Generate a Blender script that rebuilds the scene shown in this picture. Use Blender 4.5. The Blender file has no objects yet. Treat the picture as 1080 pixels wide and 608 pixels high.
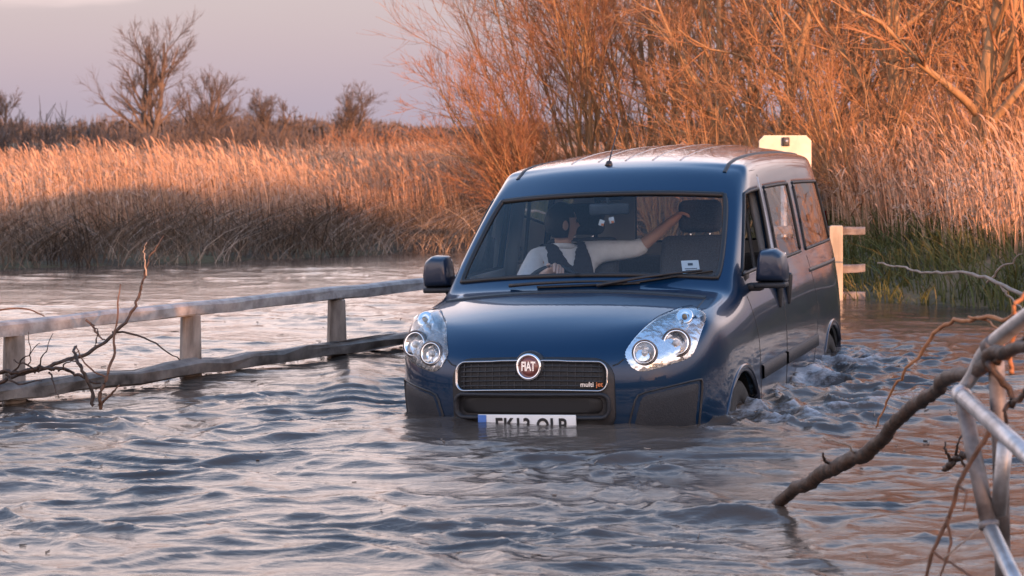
import bpy, bmesh, math, random
import numpy as np
from mathutils import Vector, Matrix, Euler
from mathutils.bvhtree import BVHTree

S = bpy.context.scene
COL = S.collection
R = math.radians

# ------------------------------------------------------------------ camera
# world: x right, y away from the camera, z up, water surface at z = 0
CAM_H = 1.48
cd = bpy.data.cameras.new('camera')
cam = bpy.data.objects.new('camera', cd); COL.objects.link(cam)
cam.location = (0, 0, CAM_H); cam.rotation_euler = (R(90), 0, 0)
cd.sensor_width = 36; cd.lens = 69.6; cd.shift_y = -0.150
cd.clip_start = 0.1; cd.clip_end = 6000
cd.dof.use_dof = True; cd.dof.focus_distance = 10.6; cd.dof.aperture_fstop = 6.0
S.camera = cam

# ------------------------------------------------------------------ sky, sun, exposure
SUN_EL = R(2.6)
TS = Vector((0.45, -0.89, 0)).normalized()          # horizontal direction towards the sun
w = bpy.data.worlds.new('World'); S.world = w; w.use_nodes = True
nt = w.node_tree; nt.nodes.clear()
def N(t, **k):
    n = nt.nodes.new(t)
    for a, b in k.items(): setattr(n, a, b)
    return n
sky = N('ShaderNodeTexSky', sky_type='NISHITA', sun_disc=False)
sky.sun_elevation = SUN_EL
sky.sun_rotation = math.atan2(TS.x, TS.y)
sky.air_density = 1.2; sky.dust_density = 2.0
bg1 = N('ShaderNodeBackground'); bg1.inputs[1].default_value = 0.05
nt.links.new(sky.outputs[0], bg1.inputs[0])
# thin evening cloud veil: the same all the way round, pink low down and blue-grey overhead
tc = N('ShaderNodeTexCoord'); sx = N('ShaderNodeSeparateXYZ'); nt.links.new(tc.outputs['Generated'], sx.inputs[0])
mp = N('ShaderNodeMapping'); mp.inputs['Scale'].default_value = (1.0, 1.0, 7.0); nt.links.new(tc.outputs['Generated'], mp.inputs[0])
nz = N('ShaderNodeTexNoise'); nz.inputs['Scale'].default_value = 2.2; nz.inputs['Detail'].default_value = 5; nz.inputs['Roughness'].default_value = 0.55
nt.links.new(mp.outputs[0], nz.inputs[0])
ma = N('ShaderNodeMath', operation='MULTIPLY_ADD'); nt.links.new(nz.outputs[0], ma.inputs[0]); ma.inputs[1].default_value = 0.10
ad = N('ShaderNodeMath', operation='SUBTRACT'); nt.links.new(sx.outputs[2], ad.inputs[0]); ad.inputs[1].default_value = 0.05
nt.links.new(ad.outputs[0], ma.inputs[2])
cr = N('ShaderNodeValToRGB'); nt.links.new(ma.outputs[0], cr.inputs[0])
el = cr.color_ramp.elements
el[0].position = 0.0; el[0].color = (0.265, 0.232, 0.285, 1)
el[1].position = 1.0; el[1].color = (0.13, 0.27, 0.54, 1)
for p, c in ((0.07, (0.285, 0.250, 0.300, 1)), (0.115, (1.10, 0.84, 0.82, 1)), (0.20, (1.40, 1.11, 1.09, 1)), (0.34, (1.28, 1.07, 1.08, 1)), (0.48, (0.62, 0.72, 0.95, 1)), (0.64, (0.22, 0.40, 0.72, 1))):
    e = el.new(p); e.color = c
bg2 = N('ShaderNodeBackground'); bg2.inputs[1].default_value = 1.0
nt.links.new(cr.outputs[0], bg2.inputs[0])
ash = N('ShaderNodeAddShader'); nt.links.new(bg1.outputs[0], ash.inputs[0]); nt.links.new(bg2.outputs[0], ash.inputs[1])
wo = N('ShaderNodeOutputWorld'); nt.links.new(ash.outputs[0], wo.inputs[0])

sl = bpy.data.lights.new('sun', 'SUN'); sl.energy = 4.6; sl.angle = R(0.55); sl.color = (1.0, 0.46, 0.235)
sun = bpy.data.objects.new('sun', sl); COL.objects.link(sun)
tosun = Vector((TS.x * math.cos(SUN_EL), TS.y * math.cos(SUN_EL), math.sin(SUN_EL)))
sun.rotation_euler = tosun.to_track_quat('Z', 'Y').to_euler(); sun.location = (30, -25, 20)

S.view_settings.view_transform = 'Standard'; S.view_settings.look = 'None'
S.view_settings.exposure = 0.82; S.view_settings.gamma = 1.0; S.view_settings.use_curve_mapping = False
S.render.engine = 'CYCLES'
S.cycles.max_bounces = 8; S.cycles.transparent_max_bounces = 16; S.cycles.caustics_reflective = False; S.cycles.caustics_refractive = False
try: S.cycles.use_denoising = True
except Exception: pass

# ------------------------------------------------------------------ helpers
rng = np.random.default_rng(7)
def px(u, v, d):
    """point at depth d seen at pixel (u, v) of the 1080 x 608 photograph: used only to read off real positions"""
    return Vector(((u - 540) / 2088 * d, d, CAM_H - (v - 142) / 2088 * d))

def tag(o, label=None, cat=None, group=None, kind=None):
    if label: o['label'] = label
    if cat: o['category'] = cat
    if group: o['group'] = group
    if kind: o['kind'] = kind
    return o

def link(name, me, mat=None, parent=None, smooth=False):
    o = bpy.data.objects.new(name, me); COL.objects.link(o)
    if mat is not None and not me.materials:
        me.materials.append(mat)
    if smooth and len(me.polygons):
        me.polygons.foreach_set('use_smooth', np.ones(len(me.polygons), bool))
    if parent: o.parent = parent
    return o

def empty(name, loc=(0, 0, 0), rot=(0, 0, 0), parent=None):
    o = bpy.data.objects.new(name, None); COL.objects.link(o); o.location = loc; o.rotation_euler = rot
    o.empty_display_size = 0.1
    if parent: o.parent = parent
    return o

def np_mesh(name, verts, faces, tint=None):
    """verts (N,3), faces (M,3 or 4) arrays"""
    verts = np.asarray(verts, np.float32); faces = np.asarray(faces, np.int32)
    me = bpy.data.meshes.new(name)
    me.vertices.add(len(verts)); me.vertices.foreach_set('co', verts.ravel())
    m, k = faces.shape
    me.loops.add(m * k); me.loops.foreach_set('vertex_index', faces.ravel())
    me.polygons.add(m); me.polygons.foreach_set('loop_start', np.arange(0, m * k, k, dtype=np.int32))
    me.update(calc_edges=True); me.validate()
    if tint is not None:
        a = me.attributes.new('tint', 'FLOAT', 'POINT'); a.data.foreach_set('value', np.asarray(tint, np.float32).ravel())
    return me

def bm_mesh(name, bm):
    me = bpy.data.meshes.new(name); bm.to_mesh(me); bm.free(); return me

def tubes(P, Rr, sides=4):
    """P (N,K,3) polylines, Rr (N,K) radii -> verts, quad faces (open ends)"""
    Nn, K, _ = P.shape
    T = np.zeros_like(P); T[:, 1:-1] = P[:, 2:] - P[:, :-2]; T[:, 0] = P[:, 1] - P[:, 0]; T[:, -1] = P[:, -1] - P[:, -2]
    T /= np.linalg.norm(T, axis=2, keepdims=True) + 1e-9
    up = np.zeros_like(T); up[..., 2] = 1
    up[np.abs(T[..., 2]) > .93] = (1, 0, 0)
    A = np.cross(T, up); A /= np.linalg.norm(A, axis=2, keepdims=True) + 1e-9
    B = np.cross(T, A)
    th = np.arange(sides) * 2 * np.pi / sides
    V = P[:, :, None] + Rr[:, :, None, None] * (np.cos(th)[None, None, :, None] * A[:, :, None] + np.sin(th)[None, None, :, None] * B[:, :, None])
    idx = np.arange(Nn * K * sides).reshape(Nn, K, sides)
    a = idx[:, :-1]; b = idx[:, 1:]
    F = np.stack([a, np.roll(a, -1, 2), np.roll(b, -1, 2), b], -1).reshape(-1, 4)
    return V.reshape(-1, 3), F

def smooth_path(pts, n=24):
    """Catmull-Rom through points"""
    p = np.array([list(q) for q in pts], float)
    p = np.vstack([2 * p[0] - p[1], p, 2 * p[-1] - p[-2]])
    out = []
    m = len(p) - 3
    for s in np.linspace(0, m - 1e-6, n):
        i = int(s); t = s - i
        a, b, c, d = p[i:i + 4]
        out.append(.5 * ((2 * b) + (c - a) * t + (2 * a - 5 * b + 4 * c - d) * t * t + (3 * b - a - 3 * c + d) * t ** 3))
    return np.array(out)

def rod(name, pts, rad, mat, parent=None, sides=10, n=None, caps=True, rough=0.0, seed=0):
    """one closed tube through points"""
    P = smooth_path(pts, n or max(2, 6 * (len(pts) - 1))) if n != 0 else np.array([list(q) for q in pts], float)
    K = len(P)
    rr = np.interp(np.linspace(0, 1, K), np.linspace(0, 1, len(rad)), rad) if hasattr(rad, '__len__') else np.full(K, rad)
    V, F = tubes(P[None], rr[None], sides)
    if rough:
        g = np.random.default_rng(seed)
        cen = np.repeat(P, sides, 0)
        V = cen + (V - cen) * (1 + rough * g.normal(size=(len(V), 1)))
    me = bpy.data.meshes.new(name)
    fl = [tuple(map(int, f)) for f in F]
    if caps:
        fl.append(tuple(range(sides))[::-1]); fl.append(tuple(range((K - 1) * sides, K * sides)))
    me.from_pydata([tuple(map(float, v)) for v in V], [], fl); me.update()
    return link(name, me, mat, parent, True)

def box_bm(bm, c, s, rot=None, bevel=0.0, seg=2):
    r = bmesh.ops.create_cube(bm, size=1)
    M = Matrix.Translation(Vector(c)) @ (rot.to_matrix().to_4x4() if rot else Matrix.Identity(4)) @ Matrix.Diagonal((*s, 1))
    bmesh.ops.transform(bm, matrix=M, verts=r['verts'])
    if bevel:
        es = list({e for v in r['verts'] for e in v.link_edges})
        bmesh.ops.bevel(bm, geom=es, offset=bevel, segments=seg, affect='EDGES', profile=.5)

def box(name, c, s, mat, parent=None, rot=None, bevel=0.01, seg=2, smooth=True):
    bm = bmesh.new(); box_bm(bm, c, s, rot, bevel, seg)
    o = link(name, bm_mesh(name, bm), mat, parent, smooth)
    return o

def lathe(name, prof, axis_o, axis_d, mat, parent=None, seg=28, closed=False):
    """prof: list of (along, radius)"""
    d = Vector(axis_d).normalized(); a = d.orthogonal().normalized(); b = d.cross(a); o = Vector(axis_o)
    vs, fs = [], []
    for (t, r) in prof:
        for k in range(seg):
            th = 2 * math.pi * k / seg
            vs.append(o + d * t + (a * math.cos(th) + b * math.sin(th)) * r)
    for i in range(len(prof) - 1):
        for k in range(seg):
            k2 = (k + 1) % seg
            fs.append((i * seg + k, i * seg + k2, (i + 1) * seg + k2, (i + 1) * seg + k))
    if closed:
        i = len(prof) - 1
        for k in range(seg):
            k2 = (k + 1) % seg
            fs.append((i * seg + k, i * seg + k2, k2, k))
    else:
        fs.append(tuple(range(seg))[::-1]); fs.append(tuple(range((len(prof) - 1) * seg, len(prof) * seg)))
    me = bpy.data.meshes.new(name); me.from_pydata([tuple(v) for v in vs], [], fs); me.update()
    return link(name, me, mat, parent, True)

def text_mesh(name, body, size, mat, parent, M, extrude=0.001, bold=0.0, spacing=1.0):
    cu = bpy.data.curves.new(name, 'FONT'); cu.body = body; cu.size = size; cu.extrude = extrude; cu.offset = bold
    cu.align_x = 'CENTER'; cu.align_y = 'CENTER'; cu.space_character = spacing; cu.resolution_u = 4
    t = bpy.data.objects.new('tmp', cu); COL.objects.link(t)
    bpy.context.view_layer.update()
    dg = bpy.context.evaluated_depsgraph_get()
    me = bpy.data.meshes.new_from_object(t.evaluated_get(dg)); me.name = name
    bpy.data.objects.remove(t); bpy.data.curves.remove(cu)
    me.materials.clear()
    me.transform(M)
    return link(name, me, mat, parent)

# value noise / gradient noise in numpy
_perm = rng.permutation(512); _perm = np.concatenate([_perm, _perm, _perm])
_gr = rng.normal(size=(512, 2)); _gr /= np.linalg.norm(_gr, axis=1, keepdims=True)
def pn(x, y):
    xi = np.floor(x).astype(int); yi = np.floor(y).astype(int); xf = x - xi; yf = y - yi
    def g(ix, iy, fx, fy):
        q = _gr[_perm[(_perm[ix & 511] + (iy & 511))] & 511]
        return q[..., 0] * fx + q[..., 1] * fy
    u = xf ** 3 * (xf * (xf * 6 - 15) + 10); v = yf ** 3 * (yf * (yf * 6 - 15) + 10)
    a = g(xi, yi, xf, yf); b = g(xi + 1, yi, xf - 1, yf); c = g(xi, yi + 1, xf, yf - 1); d = g(xi + 1, yi + 1, xf - 1, yf - 1)
    return (a + (b - a) * u + (c - a) * v + (a - b - c + d) * u * v) * 1.5

def sstep(a, b, x):
    t = np.clip((x - a) / (b - a), 0, 1); return t * t * (3 - 2 * t)

# ------------------------------------------------------------------ materials
class Mat:
    def __init__(s, name):
        s.m = bpy.data.materials.new(name); s.m.use_nodes = True
        s.t = s.m.node_tree; s.p = s.t.nodes['Principled BSDF']; s.o = s.t.nodes['Material Output']
    def n(s, t, **k):
        x = s.t.nodes.new(t)
        for a, b in k.items(): setattr(x, a, b)
        return x
    def l(s, a, b): s.t.links.new(a, b)

def mat(name, col, rough=.6, metal=0.0, var=0.0, scale=20, bump=0.0, coat=0.0, col2=None, stretch=(1, 1, 1), detail=5, spec=.5):
    q = Mat(name); p = q.p
    p.inputs['Base Color'].default_value = (*col, 1); p.inputs['Roughness'].default_value = rough; p.inputs['Metallic'].default_value = metal
    p.inputs['Coat Weight'].default_value = coat; p.inputs['Coat Roughness'].default_value = .04
    p.inputs['Specular IOR Level'].default_value = spec
    if var or bump or col2:
        tc = q.n('ShaderNodeTexCoord'); mp = q.n('ShaderNodeMapping'); mp.inputs['Scale'].default_value = stretch
        q.l(tc.outputs['Object'], mp.inputs[0])
        nz = q.n('ShaderNodeTexNoise'); nz.inputs['Scale'].default_value = scale; nz.inputs['Detail'].default_value = detail; nz.inputs['Roughness'].default_value = .6
        q.l(mp.outputs[0], nz.inputs[0])
        c2 = col2 or tuple(min(1, c * (1 + var)) for c in col); c1 = col if col2 else tuple(c * (1 - var) for c in col)
        r = q.n('ShaderNodeValToRGB'); r.color_ramp.elements[0].position = .36; r.color_ramp.elements[1].position = .64
        r.color_ramp.elements[0].color = (*c1, 1); r.color_ramp.elements[1].color = (*c2, 1)
        q.l(nz.outputs[0], r.inputs[0]); q.l(r.outputs[0], p.inputs['Base Color'])
        if bump:
            b = q.n('ShaderNodeBump'); b.inputs['Strength'].default_value = bump; b.inputs['Distance'].default_value = .01
            q.l(nz.outputs[0], b.inputs['Height']); q.l(b.outputs[0], p.inputs['Normal'])
    return q.m

def tint_mat(name, c0, c1, c2, rough=.75, trans=.0):
    """colour from the per-stem 'tint' attribute (0..1): real variation between stems"""
    q = Mat(name); a = q.n('ShaderNodeAttribute', attribute_name='tint')
    r = q.n('ShaderNodeValToRGB'); e = r.color_ramp.elements
    e[0].position = 0; e[0].color = (*c0, 1); e[1].position = 1; e[1].color = (*c2, 1)
    k = e.new(.5); k.color = (*c1, 1)
    q.l(a.outputs['Fac'], r.inputs[0]); q.l(r.outputs[0], q.p.inputs['Base Color']); q.p.inputs['Roughness'].default_value = rough
    q.p.inputs['Specular IOR Level'].default_value = .25
    return q.m

def glass_mat(name, tint=(.80, .86, .88), ior=1.5, boost=0.0, dirt=0.0):
    q = Mat(name); q.t.nodes.remove(q.p)
    tr = q.n('ShaderNodeBsdfTransparent'); tr.inputs[0].default_value = (*tint, 1)
    gl = q.n('ShaderNodeBsdfGlossy'); gl.inputs['Roughness'].default_value = .02
    fr = q.n('ShaderNodeFresnel'); fr.inputs[0].default_value = ior
    ad = q.n('ShaderNodeMath', operation='ADD'); ad.inputs[1].default_value = boost; q.l(fr.outputs[0], ad.inputs[0])
    mx = q.n('ShaderNodeMixShader'); q.l(ad.outputs[0], mx.inputs[0]); q.l(tr.outputs[0], mx.inputs[1]); q.l(gl.outputs[0], mx.inputs[2])
    out = mx
    if dirt:
        df = q.n('ShaderNodeBsdfDiffuse'); df.inputs[0].default_value = (.35, .31, .27, 1)
        m2 = q.n('ShaderNodeMixShader'); m2.inputs[0].default_value = dirt
        q.l(mx.outputs[0], m2.inputs[1]); q.l(df.outputs[0], m2.inputs[2]); out = m2
    q.l(out.outputs[0], q.o.inputs['Surface'])
    return q.m

M = {}
def paint():
    q = Mat('blue_paint'); p = q.p
    p.inputs['Metallic'].default_value = .45; p.inputs['Roughness'].default_value = .30; p.inputs['Specular IOR Level'].default_value = .2
    p.inputs['Coat Weight'].default_value = 1; p.inputs['Coat Roughness'].default_value = .015; p.inputs['Coat IOR'].default_value = 1.36
    tc = q.n('ShaderNodeTexCoord')
    # road dirt splashed on the lower panels
    nz = q.n('ShaderNodeTexNoise'); nz.inputs['Scale'].default_value = 5; nz.inputs['Detail'].default_value = 8; nz.inputs['Roughness'].default_value = .65
    q.l(tc.outputs['Object'], nz.inputs[0])
    sp = q.n('ShaderNodeSeparateXYZ'); q.l(tc.outputs['Object'], sp.inputs[0])
    mr = q.n('ShaderNodeMapRange'); mr.inputs['From Min'].default_value = 1.05; mr.inputs['From Max'].default_value = .35; q.l(sp.outputs[2], mr.inputs[0])
    xr = q.n('ShaderNodeMapRange'); xr.inputs['From Min'].default_value = .35; xr.inputs['From Max'].default_value = 1.0; q.l(sp.outputs[0], xr.inputs[0])
    mu0 = q.n('ShaderNodeMath', operation='MULTIPLY'); q.l(mr.outputs[0], mu0.inputs[0]); q.l(xr.outputs[0], mu0.inputs[1])
    mu = q.n('ShaderNodeMath', operation='MULTIPLY'); q.l(nz.outputs[0], mu.inputs[0]); q.l(mu0.outputs[0], mu.inputs[1])
    rp = q.n('ShaderNodeMapRange'); rp.inputs['From Min'].default_value = .05; rp.inputs['From Max'].default_value = .55; rp.inputs['To Max'].default_value = .5; q.l(mu.outputs[0], rp.inputs[0])
    mx = q.n('ShaderNodeMixRGB'); mx.inputs[1].default_value = (.0022, .024, .064, 1); mx.inputs[2].default_value = (.13, .105, .085, 1)
    q.l(rp.outputs[0], mx.inputs[0]); q.l(mx.outputs[0], p.inputs['Base Color'])
    sb = q.n('ShaderNodeMath', operation='SUBTRACT'); sb.inputs[0].default_value = 1; q.l(rp.outputs[0], sb.inputs[1]); q.l(sb.outputs[0], p.inputs['Coat Weight'])
    # fine orange peel and dust
    n2 = q.n('ShaderNodeTexNoise'); n2.inputs['Scale'].default_value = 60; q.l(tc.outputs['Object'], n2.inputs[0])
    b = q.n('ShaderNodeBump'); b.inputs['Strength'].default_value = .02; b.inputs['Distance'].default_value = .003; q.l(n2.outputs[0], b.inputs['Height'])
    q.l(b.outputs[0], p.inputs['Coat Normal'])
    return q.m
M['paint'] = paint()
M['mirror_paint'] = mat('mirror_paint', (.010, .020, .045), .4, .1, coat=.5)
M['black'] = mat('black_plastic', (.018, .018, .02), .5, var=.25, scale=40, bump=.1)
M['grey_plastic'] = mat('grey_plastic', (.016, .018, .023), .6, var=.25, scale=120, bump=.3)
M['mesh'] = mat('grille_mesh', (.008, .008, .009), .6)
M['seal'] = mat('rubber_seal', (.012, .012, .013), .55)
M['chrome'] = mat('chrome', (.75, .75, .76), .12, 1.0)
M['trim'] = mat('dull_chrome', (.42, .42, .43), .25, 1.0)
M['lampgrey'] = mat('lamp_reflector', (.80, .80, .80), .12, .95)
M['lampwhite'] = mat('lamp_housing', (.86, .87, .88), .16, .75, var=.08, scale=14, bump=.9, detail=2)
M['bulb'] = mat('bulb_glass', (.9, .9, .88), .1, 0, coat=.5)
M['amber'] = mat('amber_bulb', (.8, .4, .12), .25)
M['lens'] = glass_mat('lamp_lens', (.96, .97, .98), 1.45)
M['windscreen'] = glass_mat('windscreen_glass', (.93, .97, .98), 1.42, .0, .004)
M['window'] = glass_mat('window_glass', (.88, .91, .91), 1.5, .10, .006)
M['cabin'] = mat('cabin_trim', (.07, .078, .09), .7, var=.15, scale=30)
M['headliner'] = mat('headliner', (.45, .46, .48), .9)
M['seat'] = mat('seat_fabric', (.065, .068, .078), .95, var=.25, scale=120, bump=.2)
M['dash'] = mat('dashboard', (.02, .021, .024), .65, var=.2, scale=90, bump=.1)
M['tyre'] = mat('tyre_rubber', (.02, .019, .018), .8, var=.3, scale=25, bump=.2)
M['rim'] = mat('wheel_rim', (.35, .35, .36), .35, .8, var=.2, scale=15)
M['plate'] = mat('plate_white', (.78, .77, .74), .4, var=.04, scale=15)
M['plate_blue'] = mat('plate_blue', (.03, .13, .42), .4)
M['ink'] = mat('plate_ink', (.01, .01, .012), .5)
M['badge_red'] = mat('badge_red', (.20, .06, .05), .3, .3, coat=.6)
M['silver'] = mat('silver_letter', (.7, .68, .66), .25, .8)
M['white'] = mat('white_sticker', (.75, .75, .74), .6)
M['orange'] = mat('orange_letter', (.7, .2, .06), .5)
M['red_lens'] = mat('red_lens', (.35, .02, .015), .15, coat=1)
M['mirror'] = mat('mirror_glass', (.8, .8, .8), .03, 1.0)
M['wood'] = mat('weathered_rail', (.24, .215, .20), .8, scale=11, bump=.7, col2=(.46, .42, .39), stretch=(1, 1, 1), detail=9)
M['wet_wood'] = mat('wet_rail', (.035, .026, .020), .5, scale=5, bump=.8, col2=(.22, .19, .165), detail=10)
M['post'] = mat('weathered_post', (.13, .105, .088), .85, scale=12, bump=.7, col2=(.34, .29, .25), stretch=(1, 1, .25), detail=9)
M['white_post'] = mat('white_painted_post', (.30, .25, .185), .8, scale=9, bump=.5, col2=(.48, .41, .32), stretch=(1, 1, .3))
M['grey_rail'] = mat('grey_rail', (.13, .11, .10), .85, scale=10, bump=.5, col2=(.25, .22, .20), detail=9)
M['steel'] = mat('galvanised_steel', (.30, .29, .29), .45, .7, scale=18, bump=.2, col2=(.52, .51, .51), detail=8)
M['dull_steel'] = mat('stained_steel', (.10, .085, .08), .6, .4, scale=12, bump=.25, col2=(.28, .25, .24), detail=9)
M['bark'] = mat('wet_bark', (.018, .012, .009), .6, scale=34, bump=1.0, col2=(.085, .046, .028), stretch=(1, 1, 1), detail=10)
M['twig_bark'] = mat('twig_bark', (.10, .055, .035), .8, scale=16, bump=.5, col2=(.20, .10, .06))
M['pale_twig'] = mat('pale_twig', (.26, .20, .16), .85, scale=16, bump=.5, col2=(.36, .28, .22))
M['orange_twig'] = mat('willow_twig', (.30, .12, .05), .8, scale=12, bump=.3, col2=(.40, .18, .08))
M['signboard'] = mat('cream_board', (.52, .47, .37), .6, scale=7, bump=.1, col2=(.68, .62, .50), detail=9)
M['willow_trunk'] = mat('willow_trunk', (.24, .14, .07), .9, scale=7, bump=.8, col2=(.42, .25, .12), stretch=(1, 1, .3), detail=9)
M['far_bark'] = mat('far_bark', (.11, .075, .06), .9, scale=4, col2=(.17, .12, .09))
M['skin'] = mat('skin', (.52, .33, .25), .55)
M['hair'] = mat('dark_hair', (.018, .015, .014), .6, var=.3, scale=80, bump=.4)
M['shirt'] = mat('white_shirt', (.72, .74, .78), .85, var=.05, scale=25, bump=.3)
M['vest'] = mat('dark_waistcoat', (.035, .035, .045), .9, var=.2, scale=60, bump=.2)
M['trousers'] = mat('dark_trousers', (.03, .03, .035), .9)

# water: muddy body colour under a clear wavy surface
def water_mat():
    q = Mat('flood_water'); p = q.p
    p.inputs['Roughness'].default_value = .06; p.inputs['IOR'].default_value = 1.333
    tc = q.n('ShaderNodeTexCoord'); at = q.n('ShaderNodeAttribute', attribute_name='tint')
    nz = q.n('ShaderNodeTexNoise'); nz.inputs['Scale'].default_value = .8; nz.inputs['Detail'].default_value = 6; q.l(tc.outputs['Object'], nz.inputs[0])
    r = q.n('ShaderNodeValToRGB'); r.color_ramp.elements[0].color = (.040, .031, .026, 1); r.color_ramp.elements[1].color = (.105, .078, .060, 1)
    r.color_ramp.elements[0].position = .35; r.color_ramp.elements[1].position = .65
    q.l(nz.outputs[0], r.inputs[0])
    # foam: broken by fine noise
    fn = q.n('ShaderNodeTexNoise'); fn.inputs['Scale'].default_value = 26; fn.inputs['Detail'].default_value = 8; fn.inputs['Roughness'].default_value = .7; q.l(tc.outputs['Object'], fn.inputs[0])
    ms = q.n('ShaderNodeMath', operation='ADD'); q.l(fn.outputs[0], ms.inputs[0]); q.l(at.outputs['Fac'], ms.inputs[1])
    mr = q.n('ShaderNodeMapRange'); mr.inputs['From Min'].default_value = .78; mr.inputs['From Max'].default_value = 1.15; mr.inputs['To Max'].default_value = .6; q.l(ms.outputs[0], mr.inputs[0])
    mx = q.n('ShaderNodeMixRGB'); mx.inputs[2].default_value = (.62, .62, .64, 1); q.l(mr.outputs[0], mx.inputs[0]); q.l(r.outputs[0], mx.inputs[1])
    q.l(mx.outputs[0], p.inputs['Base Color'])
    rr = q.n('ShaderNodeMapRange'); rr.inputs['To Min'].default_value = .06; rr.inputs['To Max'].default_value = .5; q.l(mr.outputs[0], rr.inputs[0]); q.l(rr.outputs[0], p.inputs['Roughness'])
    # ripples too fine for the mesh
    mp = q.n('ShaderNodeMapping'); mp.inputs['Scale'].default_value = (.55, 1.0, 1.0); q.l(tc.outputs['Object'], mp.inputs[0])
    b1 = q.n('ShaderNodeTexNoise'); b1.inputs['Scale'].default_value = 22; b1.inputs['Detail'].default_value = 5; b1.inputs['Roughness'].default_value = .58; b1.inputs['Distortion'].default_value = .5
    q.l(mp.outputs[0], b1.inputs[0])
    bp = q.n('ShaderNodeBump'); bp.inputs['Strength'].default_value = .32; bp.inputs['Distance'].default_value = .015; q.l(b1.outputs[0], bp.inputs['Height'])
    q.l(bp.outputs[0], p.inputs['Normal'])
    return q.m
M['water'] = water_mat()

def ground_mat():
    q = Mat('marsh_ground'); tc = q.n('ShaderNodeTexCoord')
    nz = q.n('ShaderNodeTexNoise'); nz.inputs['Scale'].default_value = .7; nz.inputs['Detail'].default_value = 9; q.l(tc.outputs['Object'], nz.inputs[0])
    r = q.n('ShaderNodeValToRGB'); e = r.color_ramp.elements
    e[0].position = .35; e[0].color = (.05, .035, .022, 1); e[1].position = .7; e[1].color = (.20, .13, .07, 1)
    k = e.new(.5); k.color = (.09, .075, .035, 1)
    q.l(nz.outputs[0], r.inputs[0]); q.l(r.outputs[0], q.p.inputs['Base Color']); q.p.inputs['Roughness'].default_value = .9
    n2 = q.n('ShaderNodeTexNoise'); n2.inputs['Scale'].default_value = 9; n2.inputs['Detail'].default_value = 6; q.l(tc.outputs['Object'], n2.inputs[0])
    b = q.n('ShaderNodeBump'); b.inputs['Strength'].default_value = .8; b.inputs['Distance'].default_value = .06; q.l(n2.outputs[0], b.inputs['Height']); q.l(b.outputs[0], q.p.inputs['Normal'])
    return q.m
M['ground'] = ground_mat()
M['reed'] = tint_mat('dry_reed', (.24, .125, .072), (.45, .265, .165), (.60, .41, .285))
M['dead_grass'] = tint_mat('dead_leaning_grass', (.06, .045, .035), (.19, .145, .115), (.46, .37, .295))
M['bank_grass'] = tint_mat('bank_grass', (.05, .062, .020), (.105, .11, .036), (.24, .19, .095))
M['twigs'] = tint_mat('willow_twigs', (.22, .108, .055), (.37, .185, .088), (.50, .275, .125))
M['bush_twigs'] = tint_mat('bush_twigs', (.19, .092, .052), (.32, .155, .082), (.44, .225, .115))
M['far_twigs'] = tint_mat('far_twigs', (.085, .066, .058), (.125, .098, .085), (.175, .135, .115))
M['hedge_twigs'] = tint_mat('hedge_twigs', (.05, .045, .02), (.08, .06, .03), (.12, .09, .05))

# ------------------------------------------------------------------ ground and water
def xr_edge(y):
    return np.interp(y, [-40, -8, 2, 10, 16.4, 17.8, 20, 26, 60, 4000], [4.5, 4.8, 5.6, 6.0, 4.25, 3.0, 2.5, 2.3, 2.3, 2.3])
def land(x, y):
    """approximate signed distance (m) to the shore, positive on land"""
    wob = .35 * pn(x * .45, y * .45) + .15 * pn(x * 1.7 + 9, y * 1.7)
    l = -.58 * x + .81 * y - 20.75 + wob
    r = (x - xr_edge(y)) * .75 + wob
    return l, r
def gz(x, y):
    x = np.asarray(x, float); y = np.asarray(y, float)
    l, r = land(x, y)
    zl = -.75 + .80 * sstep(-1.4, .25, l) + .12 * sstep(.2, 2.5, l)
    zr = -.75 + .80 * sstep(-1.2, .25, r) + .42 * sstep(.1, 1.5, r)
    z = np.maximum(zl, zr)
    far = sstep(30, 70, np.hypot(x, y))
    return z + .05 * pn(x * .8, y * .8) * sstep(-.3, .5, np.maximum(l, r)) - far * np.clip(z - .15, 0, 1) * .6

def grid_mesh(name, xs, ys, zf):
    X, Y = np.meshgrid(xs, ys); Z = zf(X, Y)
    V = np.stack([X, Y, Z], -1).reshape(-1, 3)
    nx, ny = len(xs), len(ys)
    i = np.arange(nx * ny).reshape(ny, nx)
    F = np.stack([i[:-1, :-1], i[:-1, 1:], i[1:, 1:], i[1:, :-1]], -1).reshape(-1, 4)
    return V, F, X, Y
def spread(a, b, step, lim, g=1.25):
    out = list(np.arange(a, b + 1e-6, step)); s = step
    lo = a; pre = []
    while lo > -lim: s *= g; lo -= s; pre.append(lo)
    s = step; hi = out[-1]
    while hi < lim: s *= g; hi += s; out.append(hi)
    return np.array(pre[::-1] + out)
V, F, _, _ = grid_mesh('ground', spread(-22, 22, .3, 3500), spread(-5, 48, .3, 3500), gz)
tag(link('ground', np_mesh('ground', V, F), M['ground'], None, True), kind='structure')

# car pose, needed for the wake
CAR_LOC = Vector((0.119, 10.081, -0.50)); CAR_YAW = .332; CAR_ROLL = .04
CAR_ROT = Euler((-CAR_ROLL, 0, math.pi / 2 - CAR_YAW), 'XYZ')
def to_car(x, y):
    s, c = math.sin(CAR_YAW), math.cos(CAR_YAW)
    dx, dy = x - CAR_LOC.x, y - CAR_LOC.y
    return dx * s + dy * c, dx * c - dy * s           # back, image-right

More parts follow.
